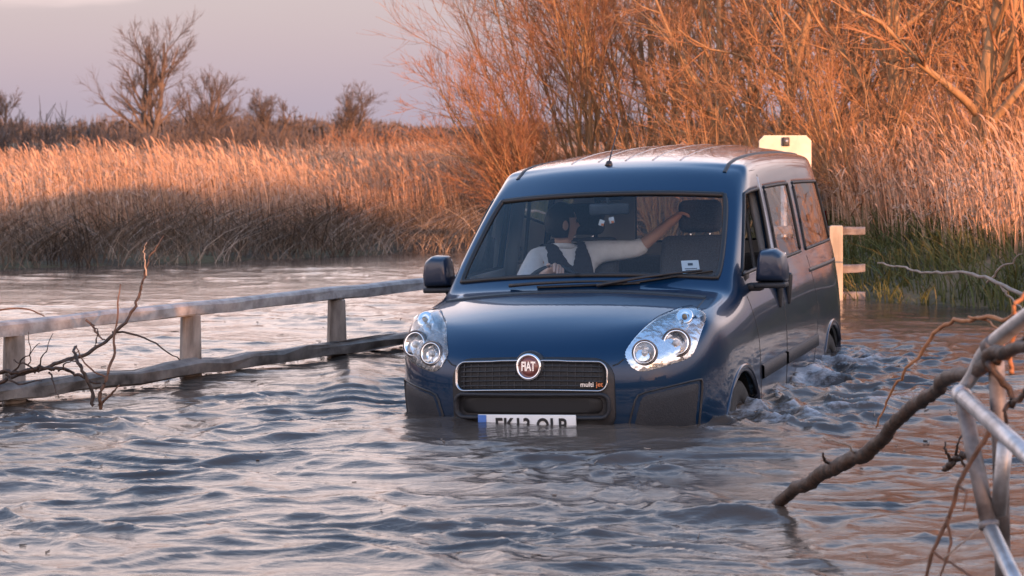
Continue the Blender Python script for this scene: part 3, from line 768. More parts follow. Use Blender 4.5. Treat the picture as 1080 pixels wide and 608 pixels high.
# cream signboard on a post, seen over the car roof
def sign():
    p = px(828, 168, 18.6); root = empty('signboard', (p.x, p.y, -.55))
    hw, h0, h1, c = .25, 1.32, 2.02, .05
    top = CAM_H - (143 - 142) / 2088 * 18.6 + .55; h1 = top; h0 = top - .30
    o2 = [(-hw, h0), (hw, h0), (hw, h1 - c), (hw - c, h1), (-hw + c, h1), (-hw, h1 - c)]
    bm = bmesh.new(); fv = [bm.verts.new((x, -.012, z)) for x, z in o2]; bv = [bm.verts.new((x, .012, z)) for x, z in o2]
    bm.faces.new(fv); bm.faces.new(bv[::-1]); n = len(o2)
    for i in range(n): bm.faces.new((fv[i], bv[i], bv[(i + 1) % n], fv[(i + 1) % n]))
    b = link('board', bm_mesh('board', bm), M['signboard'], root)
    box('clamp', (0.0, -.03, h1 - .06), (.065, .045, .085), M['black'], root, bevel=.008)
    rod('clamp_bolt', [(0, -.05, h1 - .055), (0, -.068, h1 - .055)], .014, M['steel'], root, n=0)
    rod('post', [(0, .04, -.3), (0, .04, h1 - .03)], .03, M['steel'], root, n=0)
    root.rotation_euler = (0, 0, .12)
    tag(root, 'cream signboard with cut corners and dark clamp above the car roof', 'sign')
sign()

# ------------------------------------------------------------------ the car
# car space: x back from the nose, y to the car's right (left in the picture), z up from the road
car = empty('car', CAR_LOC, CAR_ROT)
tag(car, 'dark blue van-like car wading bonnet first through the flood', 'car')

def build_body():
    NR = 10
    # ---- plan of front / rear columns
    FY = [0, .25, .48, .665, .80]
    FO = [0, .010, .045, .120, .275]
    rowz_f = [.22, .40, .58, .76, .86, .955]; rowx_f = [.10, .025, .0, .008, .045, .16]
    ysc_f = [.97, 1.0, 1.01, 1.02, 1.01, .97]
    # ---- side columns: x at rows 0..5, and 5..9 for the greenhouse
    SX = [.46, .56, .70, .91, 1.12, 1.27, 1.62, 2.06, 2.16, 2.56, 2.98, 3.08, 3.305, 3.45, 3.665, 3.88, 4.03, 4.20]
    CA = 3
    sidey = [.865, .892, .905, .915, .895, .868, .856, .824, .780, .742]
    sidez = [.24, .40, .58, .80, .985, 1.10, 1.135, 1.375, 1.635, 1.745]
    wf = {0: .955, 1: .975, 2: .988, 3: .995}
    belt_rise = lambda x: .065 * max(0, (x - 1.0)) / 3.2
    AX = {5: (.98, .832, 1.085), 6: (1.04, .828, 1.122), 7: (1.34, .795, 1.365), 8: (1.66, .748, 1.622), 9: (1.81, .712, 1.728)}
    G4 = {5: (1.14, .864, 1.095), 6: (1.19, .856, 1.135), 7: (1.43, .820, 1.370), 8: (1.73, .772, 1.628), 9: (1.88, .730, 1.742)}
    GX5 = {5: 1.34, 6: 1.39, 7: 1.57, 8: 1.81, 9: 1.93}
    GX6 = {5: 1.66, 6: 1.68, 7: 1.78, 8: 1.91, 9: 1.99}
    hoodside = {0: (.42, .805, 1.000), 1: (.57, .825, 1.028), 2: (.77, .826, 1.060), 3: AX[5]}
    arch_c = (.91, 3.665); ar = .37
    def lower(row, c):
        x = SX[c]; y = sidey[row] * wf.get(c, 1.0); z = sidez[row]
        if c >= 16: y *= (.985 if c == 16 else .965)
        if row == 4: z += belt_rise(x) * .5 - (.03 if c < 3 else 0)
        if c == 0 and row <= 3: y = .865 * [.96, .99, 1, 1][row]
        for cc in arch_c:
            k = (x - cc) / ar
            if abs(k) <= 1.02:
                top = .31 + ar * math.sqrt(max(0, 1 - k * k)) + .01
                if row == 2: z = max(.46, top) if abs(k) < .9 else .50
                if row == 3: z = max(z, .83)
                if abs(k) > .9 and row < 2: x = cc + math.copysign(ar * [1.0, .99][row], k)
                if row <= 2: y += .008
        return (x, y, z)
    V = {}
    def add(key, p): V[key] = p
    # front belt columns F0..F4 rows 0..5
    for r in range(6):
        for c in range(5):
            off = FO[c] * (1 + (.25 if r == 5 else (.1 if r == 4 else 0)))
            x = rowx_f[r] + off; y = FY[c] * ysc_f[r]; z = rowz_f[r]
            if r == 5: z += .045 * (FY[c] / .8) ** 2 - .01 * (1 - FY[c] / .8); x += .0
            if r == 4: z += .05 * (FY[c] / .8) ** 2
            if r == 3: z += .03 * (FY[c] / .8) ** 2
            add(('b', r, c), (x, y, z))
    for c in range(len(SX)):
        for r in range(5): add(('b', r, 5 + c), lower(r, c))
        if c < CA: add(('b', 5, 5 + c), hoodside[c])
        elif c == CA:
            for r in range(5, 10): add(('b', r, 5 + c), AX[r])
        elif c == 4:
            for r in range(5, 10): add(('b', r, 5 + c), G4[r])
        else:
            for r in range(5, 10):
                x = SX[c]
                if c == 5: x = GX5[r]
                if c == 6: x = GX6[r]
                y = sidey[r]; z = sidez[r]
                br = belt_rise(x)
                if r in (5, 6): z += br
                if r == 7: z += br * .6
                if r == 8: z += .02 * sstep(1.6, 2.4, x) - .015 * sstep(3.2, 4.2, x)
                if r == 9: z += .065 * sstep(1.6, 2.4, x) - .015 * sstep(3.0, 4.2, x)
                if r >= 7: x -= max(0, x - 3.3) * [.04, .10, .15][r - 7]
                if c == 17: y *= .975
                if c == 16: y *= .99
                add(('b', r, 5 + c), (x, y, z))
    nS = 5 + len(SX)
    RYc = [.80, .655, .48, .25, 0]; RO = [.10, .035, .012, .004, 0]
    rowx_r = [4.27, 4.37, 4.39, 4.385, 4.37, 4.35, 4.34, 4.29, 4.20, 4.12]
    for r in range(10):
        for k in range(5):
            ys_ = sidey[r] / .905; y = RYc[k] * ys_
            z = sidez[r] + (belt_rise(4.3) if r in (5, 6) else 0) * 1.0 + (.03 * (1 - (RYc[k] / .8) ** 2) if r >= 8 else 0)
            if r == 9: z += .050
            if r == 8: z += .005
            add(('b', r, nS + k), (rowx_r[r] - RO[k], y, z))
    nC = nS + 5
    faces = []
    # material indices: 0 paint, 1 windscreen, 2 front left window, 3 front right.. handled after mirroring by x/y
    def q(a, b, c, d, m=0): faces.append(((a, b, c, d), m))
    for c in range(nC - 1):
        for r in range(9):
            if r >= 5 and c < 5 + CA: continue
            cs = c - 5
            if r < 2:
                if any(abs((SX[cs] + SX[cs + 1]) / 2 - cc) < ar * .98 for cc in arch_c if 0 <= cs < len(SX) - 1): continue
            m = 0
            if r in (6, 7):
                if 4 <= cs < 7: m = 2
                elif 8 <= cs < 10: m = 3
                elif 11 <= cs < 16: m = 4
                elif c >= nS and c < nC - 1 + 1 and c >= nS + 1: m = 5
            q(('b', r, c), ('b', r, c + 1), ('b', r + 1, c + 1), ('b', r + 1, c), m)
    # hood: i = 0 front edge .. 4 cowl ; j = 0 centre .. 4 side
    hood_i = 4
    cowl_c = (.85, 1.125)
    fr = {0: 0, 1: .34, 2: .55, 3: .78, 4: 1}
    for i in range(1, hood_i + 1):
        sp = V[('b', 5, 4 + i)]
        for j in range(4):
            t = FY[j] / .8
            x0, y0, z0 = V[('b', 5, j)]
            xe = cowl_c[0] + (sp[0] - cowl_c[0]) * t ** 2.5 if i == hood_i else None
            xcen = .15 + (cowl_c[0] - .15) * [0, .20, .42, .70, 1][i]
            x = xcen + (sp[0] - xcen) * t ** 2.2
            zc = [.945, 1.005, 1.050, 1.092, 1.125][i]
            z = zc + (sp[2] - zc) * t ** 2.6
            y = sp[1] * t
            add(('h', i, j), (x, y, z))
    def H(i, j):
        if i == 0: return ('b', 5, j)
        if j == 4: return ('b', 5, 4 + i)
        return ('h', i, j)
    for i in range(hood_i):
        for j in range(4): q(H(i, j), H(i, j + 1), H(i + 1, j + 1), H(i + 1, j))
    # windscreen rows 5..9
    wc = {5: (.85, 1.125), 6: (.905, 1.165), 7: (1.215, 1.405), 8: (1.55, 1.655), 9: (1.72, 1.765)}
    WT_ = [0, .325, .65, .97]
    for r in range(6, 10):
        a = V[('b', r, 5 + CA)]
        for j in range(4):
            t = WT_[j] if r < 9 else FY[j] / .8
            add(('w', r, j), (wc[r][0] + (a[0] - wc[r][0]) * t ** 2.4, a[1] * t, wc[r][1] + (a[2] - wc[r][1]) * t ** 2.4))
    def Wk(r, j):
        if j == 4: return ('b', r, 5 + CA)
        if r == 5: return H(4, j)
        return ('w', r, j)
    for r in range(5, 9):
        for j in range(4): q(Wk(r, j), Wk(r, j + 1), Wk(r + 1, j + 1), Wk(r + 1, j), 1 if (r in (6, 7) and j < 3) else 0)
    # roof
    crown = lambda x: float(np.interp(x, [1.7, 1.92, 2.2, 2.7, 3.4, 3.9, 4.15], [1.765, 1.818, 1.865, 1.905, 1.915, 1.902, 1.87]))
    for c in range(5 + CA + 1, nS):
        a = V[('b', 9, c)]
        cx_ = 1.70 + (a[0] - 1.77) * (4.08 - 1.70) / (4.08 - 1.77)
        for j in range(4):
            t = FY[j] / .8; x = cx_ + (a[0] - cx_) * t ** 2.4
            zc = crown(cx_)
            add(('r', c, j), (x, a[1] * t, zc + (a[2] - zc) * t ** 2.6))
    def Rk(c, j):
        if j == 4: return ('b', 9, c)
        if c == 5 + CA: return Wk(9, j)
        if c == nS: return ('b', 9, nS + 4 - j)
        return ('r', c, j)
    for c in range(5 + CA, nS - 1):
        for j in range(4): q(Rk(c, j), Rk(c, j + 1), Rk(c + 1, j + 1), Rk(c + 1, j))
    for j in range(4):
        b0 = ('b', 9, nS + 4 - j); b1 = ('b', 9, nS + 4 - (j + 1))
        q(Rk(nS - 1, j), Rk(nS - 1, j + 1), b1 if j + 1 < 4 else ('b', 9, nS), b0)
    # ---- to bmesh, mirrored
    bm = bmesh.new(); vm = {}
    for key, p in V.items():
        for s in (1, -1):
            if abs(p[1]) < 1e-6:
                if s == 1: vm[(key, 1)] = vm[(key, -1)] = bm.verts.new((p[0], 0, p[2]))
            else: vm[(key, s)] = bm.verts.new((p[0], p[1] * s, p[2]))
    for ks, m in faces:
        for s in (1, -1):
            vs = [vm[(k, s)] for k in ks]
            if s == -1: vs = vs[::-1]
            if len(set(vs)) < 3: continue
            try: f = bm.faces.new(vs)
            except ValueError: continue
            mi = m
            if m in (2, 3, 4) and s == -1: mi = m + 4       # 6,7,8: picture-right side
            f.material_index = mi; f.smooth = True
    bmesh.ops.recalc_face_normals(bm, faces=bm.faces)
    cr = bm.edges.layers.float.new('crease_edge')
    def crease(a, b, w):
        for s in (1, -1):
            e = bm.edges.get((vm[(a, s)], vm[(b, s)]))
            if e: e[cr] = w
    for c in range(8, nS - 1): crease(('b', 9, c), ('b', 9, c + 1), .35)
    for c in range(5, nS - 1): crease(('b', 4, c), ('b', 4, c + 1), .25)
    for c in range(4, 8): crease(('b', 5, c), ('b', 5, c + 1), .2)
    me = bpy.data.meshes.new('body_cage'); bm.to_mesh(me); bm.free()
    return me
cage = build_body()
tmp = bpy.data.objects.new('tmp', cage); COL.objects.link(tmp)
for k in range(9): cage.materials.append(M['paint'])
sm = tmp.modifiers.new('s', 'SUBSURF'); sm.levels = 3; sm.render_levels = 3
bpy.context.view_layer.update()
full = bpy.data.meshes.new_from_object(tmp.evaluated_get(bpy.context.evaluated_depsgraph_get()))
bpy.data.objects.remove(tmp)
nv = len(full.vertices); co = np.empty(nv * 3, np.float32); full.vertices.foreach_get('co', co); co = co.reshape(-1, 3)
polys = np.array([list(p.vertices) for p in full.polygons]); pm = np.empty(len(polys), np.int32); full.polygons.foreach_get('material_index', pm)
# outward orientation check
cen = co[polys].mean(1); nrm = np.cross(co[polys[:, 1]] - co[polys[:, 0]], co[polys[:, 2]] - co[polys[:, 0]])
if (nrm * (cen - np.array([2.2, 0, .9]))).sum() < 0: polys = polys[:, ::-1]
BV = BVHTree.FromPolygons([tuple(map(float, v)) for v in co], [tuple(map(int, p)) for p in polys])
def sub(name, sel):
    pf = polys[sel]; u, inv = np.unique(pf, return_inverse=True)
    return co[u], inv.reshape(pf.shape)
v, f = sub('body', pm == 0)
body = link('body', np_mesh('body', v, f), M['paint'], car, True)
body.data.materials.append(M['headliner'])
so = body.modifiers.new('skin', 'SOLIDIFY'); so.thickness = .022; so.offset = -1; so.material_offset = 1; so.material_offset_rim = 0
def boundary(f):
    es = {}
    for p in f:
        for a, b in zip(p, np.roll(p, -1)): es[(a, b)] = 1
    nxt = {a: b for (a, b) in es if (b, a) not in es}
    s = next(iter(nxt)); loop = [s]
    while nxt[loop[-1]] != s: loop.append(nxt[loop[-1]])
    return loop
def glass(name, idx, m, seal_r=.011, keep=True):
    v, f = sub(name, pm == idx); lp = boundary(f)
    o = None
    if keep:
        c = v.mean(0); o = link(name, np_mesh(name, v, f), m, car, True)
    P = v[lp]; P = np.vstack([P, P[:2]])
    sv, sf = tubes(P[None].astype(float), np.full((1, len(P)), seal_r), 6)
    so_ = link('seal', np_mesh('seal', sv, sf), M['seal'], o or car, True)
    return o
ws = glass('windscreen', 1, M['windscreen'], .016)
glass('front_door_window', 2, M['window'])
glass('sliding_door_window', 3, M['window']); glass('sliding_door_window', 7, M['window'])
glass('rear_quarter_window', 4, M['window']); glass('rear_quarter_window', 8, M['window'])
glass('rear_window', 5, M['window'])
glass('open_window', 6, M['window'], keep=False)

# ---- projecting details onto the body
def hit(o, d):
    p, n, i, ds = BV.ray_cast(Vector(o), Vector(d).normalized())
    return (p, n)
def on_front(y, z, off=0.0, d=(1, 0, 0)):
    p, n = hit((-1.0, y, z), d)
    if p is None: return Vector((.2, y, z)), Vector((-1, 0, 0))
    if n.dot(Vector(d)) > 0: n = -n
    return p + n * off, n
def on_side(x, z, s, off=0.0):
    p, n = hit((x, s * 2.0, z), (0, -s, 0))
    if p is None: p, n = Vector((x, s * .88, z)), Vector((0, s, 0))
    if n.dot(Vector((0, s, 0))) < 0: n = -n
    return p + n * off, n
def on_top(x, y, off=0.0):
    p, n = hit((x, y, 3.0), (0, 0, -1))
    if n.z < 0: n = -n
    return p + n * off, n

def strip(name, pts, nrm, wdt, m, parent, th=.004):
    """flat ribbon of width wdt lying on surface points"""
    P = [Vector(p) for p in pts]; vs, fs = [], []
    for i, p in enumerate(P):
        t = (P[min(i + 1, len(P) - 1)] - P[max(i - 1, 0)]).normalized(); n = nrm[i]; b = n.cross(t).normalized() * wdt / 2
        vs += [p - b - n * .004, p - b * .8 + n * th, p + b * .8 + n * th, p + b - n * .004]
    for i in range(len(P) - 1):
        for k in range(3): fs.append((4 * i + k, 4 * i + k + 1, 4 * i + 5 + k, 4 * i + 4 + k))
    me = bpy.data.meshes.new(name); me.from_pydata([tuple(q) for q in vs], [], fs); me.update()
    return link(name, me, m, parent, True)
def side_strip(name, xz, s, wdt, m, th=.001, n=26, parent=car):
    pts = smooth_path([(a, 0, b) for a, b in xz], n)
    pn_ = [on_side(p[0], p[2], s) for p in pts]
    return strip(name, [a for a, b in pn_], [b for a, b in pn_], wdt, m, parent, th)
def line_strip(name, xz, s, wdt, m, th=.001, parent=car):
    out = []
    for (a, b), (c, d) in zip(xz[:-1], xz[1:]):
        n = max(2, int(math.hypot(c - a, d - b) / .04))
        out += [(a + (c - a) * k / n, b + (d - b) * k / n) for k in range(n)]
    out.append(xz[-1])
    pn_ = [on_side(p[0], p[1], s) for p in out]
    return strip(name, [a for a, b in pn_], [b for a, b in pn_], wdt, m, parent, th)

for s in (1, -1):
    # door shut lines, sill moulding, handles
    line_strip('door_gap', [(1.20, 1.05), (1.25, .95), (1.32, .80), (1.335, .45), (1.37, .32), (2.05, .32), (2.10, .45), (2.11, 1.15)], s, .011, M['seal'])
    line_strip('door_gap', [(2.11, 1.13), (2.115, 1.40), (2.12, 1.71)], s, .014, M['seal'])
    line_strip('door_gap', [(2.11, 1.13), (2.11, .32), (2.95, .32), (3.02, .55), (3.16, .80), (3.09, 1.17)], s, .010, M['seal'])
    line_strip('slider_rail', [(3.06, 1.075), (3.6, 1.08), (4.12, 1.085)], s, .030, M['black'], .003)
    line_strip('side_moulding', [(1.36, .615), (1.7, .615), (2.02, .617)], s, .085, M['grey_plastic'], .014)
    line_strip('side_moulding', [(2.09, .617), (2.6, .62), (3.08, .625)], s, .085, M['grey_plastic'], .014)
    line_strip('roof_gutter', [(1.95, 1.735), (2.1, 1.74)], s, .004, M['seal'])
    for hx in (1.98, 2.25):
        p, n = on_side(hx, 1.015, s)
        h = box('door_handle', (0, 0, 0), (.045, .035, .19), M['black'], car, bevel=.014, seg=3); h.location = p + n * .014
        h.rotation_euler = Euler((s * -.1, 0, 0))
    # arch lips and wheel-house liners
    for cx0 in (.91, 3.665):
        pts = []; ns = []
        for th in np.linspace(8, 172, 36):
            x = cx0 - .385 * math.cos(R(th)); z = .315 + .385 * math.sin(R(th))
            p, n = on_side(x, z, s); pts.append(p); ns.append(n)
        strip('arch_lip', pts, ns, .022, M['paint'], car, .007)
        lv = []; lf = []
        for i, th in enumerate(np.linspace(-30, 210, 30)):
            for yy in (.45, .872):
                lv.append((cx0 - .368 * math.cos(R(th)), s * yy, .31 + .368 * math.sin(R(th))))
        for i in range(29): lf.append((2 * i, 2 * i + 1, 2 * i + 3, 2 * i + 2))
        c0 = len(lv); lv.append((cx0, s * .45, .31))
        for i in range(29): lf.append((2 * i, 2 * i + 2, c0))
        me = bpy.data.meshes.new('wheel_house'); me.from_pydata(lv, [], lf); me.update()
        link('wheel_house', me, M['mesh'], car)
        steer = .0
        wheel = empty('wheel', (cx0, s * .785, .31), (0, 0, 0), car)
        tp = [(-.095, .20), (-.10, .24), (-.10, .285), (-.085, .308), (-.03, .316), (.03, .316), (.085, .308), (.10, .285), (.10, .24), (.095, .20)]
        lathe('tyre', tp, (0, 0, 0), (0, s, 0), M['tyre'], wheel, 40, closed=True)
        lathe('rim', [(-.09, .205), (.075, .215), (.088, .212), (.088, .200), (.055, .185), (.03, .17), (.03, .19)], (0, 0, 0), (0, s, 0), M['rim'], wheel, 36, closed=False)
        for k in range(8):
            a = k * math.pi / 4
            b = box('spoke', (0, 0, 0), (.055, .025, .15), M['rim'], wheel, bevel=.01); b.location = (math.sin(a) * .115, s * .06, math.cos(a) * .115); b.rotation_euler = Euler((0, a, 0))
        lathe('hub_cap', [(.03, .06), (.075, .058), (.085, .045), (.088, .0)], (0, 0, 0), (0, s, 0), M['rim'], wheel, 20)
    # black roof ditch strip
    pts = []; ns = []
    for x in np.linspace(1.80, 4.06, 40):
        p, n = on_top(x, s * .640); pts.append(p); ns.append(n)
    strip('roof_moulding', pts, ns, .026, M['seal'], car, .005)
# roof ribs
for y in (-.34, -.17, 0.0, .17, .34):
    pts = []; ns = []
    for x in np.linspace(1.95, 3.85, 30):
        p, n = on_top(x, y); pts.append(p); ns.append(n)
    strip('roof_rib', pts, ns, .014, M['paint'], car, .002)
# aerial
p, n = on_top(1.86, .08)
an = rod('aerial', [p - Vector((.0, 0, .01)), p + Vector((.01, 0, .02))], [.028, .016], M['black'], car, n=4)
rod('mast', [p + Vector((0, 0, .01)), p + Vector((.12, 0, .12)), p + Vector((.26, 0, .25))], [.005, .0025], M['black'], an)
# black band at the windscreen top and base
pts = []; ns = []
def on_glass(y, z, off=0.0):
    p, n, i, ds = BV.ray_cast(Vector((0.0, y, z)), Vector((1, 0, 0)))
    if n.x > 0: n = -n
    return p + n * off, n
for y in np.linspace(-.74, .74, 44):
    p, n = on_glass(y, 1.118 - .045 * (y / .75) ** 2 + .0, .0); pts.append(p); ns.append(n)
strip('scuttle_panel', pts, ns, .055, M['black'], car, .008)
# frit band above the glass + shade strip
pts = []; ns = []
for y in np.linspace(-.67, .67, 40):
    p, n = on_glass(y, 1.640 - .030 * abs(y / .70) ** 2.4, .0); pts.append(p); ns.append(n)
strip('screen_top_band', pts, ns, .030, M['seal'], car, .003)
# wipers
def wiper(y0, z0, y1, z1):
    a, n = on_glass(y0, z0, .03); b, n2 = on_glass(y1, z1, .022)
    m = []
    for k in range(9):
        t = k / 8; p, n = on_glass(y0 + (y1 - y0) * t, z0 + (z1 - z0) * t, .018 + .012 * math.sin(math.pi * t)); m.append(p)
    wp = rod('wiper', m, [.012, .009, .006], M['black'], car, sides=6, n=20)
    m2 = []
    for k in range(9):
        t = .25 + .85 * k / 8; p, n = on_glass(y0 + (y1 - y0) * t, z0 + (z1 - z0) * t - .004, .008); m2.append(p)
    rod('blade', m2, .0075, M['seal'], wp, sides=5, n=20)
wiper(.40, 1.135, -.28, 1.150); wiper(-.12, 1.130, -.66, 1.195)
# sticker inside the lower picture-right corner of the screen
def sticker():
    p, n = on_glass(-.595, 1.225, -.004)
    up = Vector((0, 0, 1)); up = (up - n * up.dot(n)).normalized(); sd = up.cross(n).normalized()
    w_, h_ = .048, .050; bm = bmesh.new()
    q = [bm.verts.new(p + sd * a * w_ + up * b * h_ * 1.2) for a, b in ((-1, -1), (1, -1), (1, 1), (-1, 1))]
    bm.faces.new(q); st = link('windscreen_sticker', bm_mesh('windscreen_sticker', bm), M['white'], car)
    for dz, ww, hh in ((.026, .014, .010), (-.010, .034, .003), (-.024, .030, .003), (-.038, .034, .005)):
        bm = bmesh.new(); c = p + n * .002 + up * dz
        q = [bm.verts.new(c + sd * a * ww + up * b * hh) for a, b in ((-1, -1), (1, -1), (1, 1), (-1, 1))]
        bm.faces.new(q); link('print', bm_mesh('print', bm), M['cabin'], st)
sticker()

# ---- front: grille, badge, plate, lamps
def patch(name, outline, m, parent, off, inset_off=None, dirv=(1, 0, 0), edge=.012):
    """solid pad following the body front inside an outline given in (y, z)"""
    o2 = [Vector((a, b)) for a, b in outline]; c = sum(o2, Vector((0, 0))) / len(o2)
    bm = bmesh.new(); rings = []
    specs = [(1.0, -.012), (1.0, off * .6), (1 - edge, off)] + [(k, off if inset_off is None else off + (inset_off - off)) for k in (.8, .6, .4, .2)]
    for sc, of in specs:
        ring = []
        for q in o2:
            a = c + (q - c) * sc; p, n = on_front(a.x, a.y, 0, dirv); ring.append(bm.verts.new(p + n * of))
        rings.append(ring)
    n = len(o2)
    for i in range(len(rings) - 1):
        for k in range(n): bm.faces.new((rings[i][k], rings[i][(k + 1) % n], rings[i + 1][(k + 1) % n], rings[i + 1][k]))
    bm.faces.new(rings[-1])
    bmesh.ops.recalc_face_normals(bm, faces=bm.faces)
    return link(name, bm_mesh(name, bm), m, parent, True)
def rrect(y0, y1, z0, z1, r, k=6, bow=0.0):
    out = []
    for cy_, cz_, a0 in ((y1 - r, z1 - r, 0), (y0 + r, z1 - r, 90), (y0 + r, z0 + r, 180), (y1 - r, z0 + r, 270)):
        for i in range(k + 1):
            a = R(a0 + 90 * i / k); out.append((cy_ + r * math.cos(a), cz_ + r * math.sin(a)))
    # extra points along the long edges so that pads follow the body
    res = []
    for i, p in enumerate(out):
        q = out[(i + 1) % len(out)]; m = max(1, int(abs(q[0] - p[0]) / .05))
        res += [(p[0] + (q[0] - p[0]) * t / m, p[1] + (q[1] - p[1]) * t / m) for t in range(m)]
    return [(a, b + bow * (1 - (a / .45) ** 2)) for a, b in res]
def frame(name, outer, m, parent, wdt, off):
    """raised rim along an outline"""
    pts = [Vector(on_front(a, b)[0]) for a, b in outer]; ns = [on_front(a, b)[1] for a, b in outer]
    pts.append(pts[0]); ns.append(ns[0]); pts.append(pts[1]); ns.append(ns[1])
    return strip(name, [p + n * off * .3 for p, n in zip(pts, ns)], ns, wdt, m, parent, off)
gr = patch('grille', rrect(-.435, .435, .455, .825, .10, bow=.012), M['black'], car, .018)
up_o = rrect(-.395, .395, .672, .800, .045, bow=.010)
patch('upper_mesh', up_o, M['mesh'], gr, .022)
frame('grille_trim', rrect(-.400, .400, .668, .803, .045, bow=.010), M['trim'], gr, .009, .030)
for k, z in enumerate(np.linspace(.690, .782, 5)):
    pts = []; ns = []
    for y in np.linspace(-.375, .375, 30):
        p, n = on_front(y, z + .010 * (1 - (y / .45) ** 2)); pts.append(p + n * .024); ns.append(n)
    strip('slat', pts, ns, .008, M['black'], gr, .005)
for y in np.linspace(-.36, .36, 19):
    pts = []; ns = []
    for z in np.linspace(.680, .795, 6):
        p, n = on_front(y, z + .008 * (1 - (y / .45) ** 2)); pts.append(p + n * .023); ns.append(n)
    strip('slat', pts, ns, .006, M['black'], gr, .004)
patch('lower_intake', rrect(-.375, .375, .560, .640, .03), M['mesh'], gr, .022)
frame('bumper_bar', rrect(-.405, .405, .540, .655, .04), M['grey_plastic'], gr, .020, .034)
# badge
bp, bn = on_front(0.0, .795)
bp = bp + Vector((-.022, 0, 0))
bd = empty('badge', bp, (0, 0, 0), car)
AX_ = Vector((-1, 0, .12)).normalized()
lathe('badge_mount', [(-.03, .083), (.0, .082), (.010, .074)], (0, 0, 0), AX_, M['black'], bd, 36)
lathe('badge_ring', [(.008, .070), (.022, .067), (.026, .060), (.022, .054), (.010, .053)], (0, 0, 0), AX_, M['chrome'], bd, 36)
lathe('badge_field', [(.006, .055), (.018, .053), (.021, .03), (.022, .0)], (0, 0, 0), AX_, M['badge_red'], bd, 36)
def front_matrix(p, nrm=Vector((-1, 0, .0))):
    zax = nrm.normalized(); xax = Vector((0, -1, 0)); yax = zax.cross(xax).normalized(); xax = yax.cross(zax)
    m = Matrix((xax, yax, zax)).transposed().to_4x4(); m.translation = p; return m
text_mesh('badge_letters', 'FIAT', .043, M['silver'], bd, front_matrix(AX_ * .0245, AX_) @ Matrix.Diagonal((.95, 1.5, 1, 1)), .0015, .0012, .92)
p, n = on_front(-.305, .706)
text_mesh('engine_script', 'multi', .034, M['silver'], gr, front_matrix(p + Vector((-.034, 0, 0)), n), .001, .0006)
p, n = on_front(-.368, .706)
text_mesh('engine_script', 'jet', .034, M['orange'], gr, front_matrix(p + Vector((-.034, 0, 0)), n), .001, .0006)
# number plate, lower half drowned
pl = empty('number_plate', (-.030, .015, .500), (0, 0, 0), car)
box('plate_board', (0, 0, 0), (.012, .525, .112), M['plate'], pl, bevel=.003)
box('blue_band', (-.0075, .2385, 0), (.003, .045, .108), M['plate_blue'], pl, bevel=.0008, seg=1)
text_mesh('registration', 'EK13 OLP', .098, M['ink'], pl, front_matrix(Vector((-.0085, -.022, -.002))) @ Matrix.Diagonal((.86, 1.05, 1, 1)), .001, .0028, 1.08)

# headlamps: outline read on the picture-right lamp in (lateral, z), the other mirrored
HL = [(659, 374), (663, 365), (673, 352.6), (684.5, 342), (696, 335), (710, 329.6), (723.6, 325), (735, 324.3), (743, 329.6), (744, 337.6), (738.6, 353.7), (734, 367.5), (728, 376.7), (714.4, 382.5), (696, 388), (680, 391.7), (670.7, 390.5), (662.6, 383.6)]
CI = Matrix.LocRotScale(CAR_LOC, CAR_ROT, None).inverted()
def photo_on_body(u, v):
    o = CI @ Vector((0, 0, CAM_H)); d = (CI.to_3x3() @ (px(u, v, 1.0) - Vector((0, 0, CAM_H)))).normalized()
    p, n, i, ds = BV.ray_cast(o, d)
    if n.dot(d) > 0: n = -n
    return p, n
hl_pts = [photo_on_body(u, v) for u, v in HL]
def dense(pts, k=3):
    out = []
    for i in range(len(pts)):
        a, b, c, d = pts[i - 1], pts[i], pts[(i + 1) % len(pts)], pts[(i + 2) % len(pts)]
        for j in range(k):
            t = j / k; out.append(.5 * ((2 * b) + (c - a) * t + (2 * a - 5 * b + 4 * c - d) * t * t + (3 * b - a - 3 * c + d) * t ** 3))
    return out
def near(p):
    q, n, i, d = BV.find_nearest(p)
    if n.dot(q - Vector((2.2, 0, .7))) < 0: n = -n
    return q, n
def dome(name, loop, m, parent, base_off, rise, sy, steps=7, power=.5):
    c = sum(loop, Vector()) / len(loop); bm = bmesh.new(); rings = []
    for k in range(steps):
        t = k / (steps - 1) * .94; ring = []
        for q in loop:
            p, n = near(q + (c - q) * t)
            h = base_off + rise * (1 - (1 - t) ** 2) ** power
            p = p + n * h; ring.append(bm.verts.new((p.x, p.y * sy, p.z)))
        rings.append(ring)
    n_ = len(loop)
    for i in range(steps - 1):
        for k in range(n_): bm.faces.new((rings[i][k], rings[i][(k + 1) % n_], rings[i + 1][(k + 1) % n_], rings[i + 1][k]))
    bm.faces.new(rings[-1]); bmesh.ops.recalc_face_normals(bm, faces=bm.faces)
    if sum((f.normal.x for f in bm.faces)) > 0:
        for f in bm.faces: f.normal_flip()
    return link(name, bm_mesh(name, bm), m, parent, True)
loop = dense([p for p, n in hl_pts], 3)
hc = sum(loop, Vector()) / len(loop)
b1 = photo_on_body(680, 373); b2 = photo_on_body(712.5, 363); b3 = photo_on_body(722, 336)
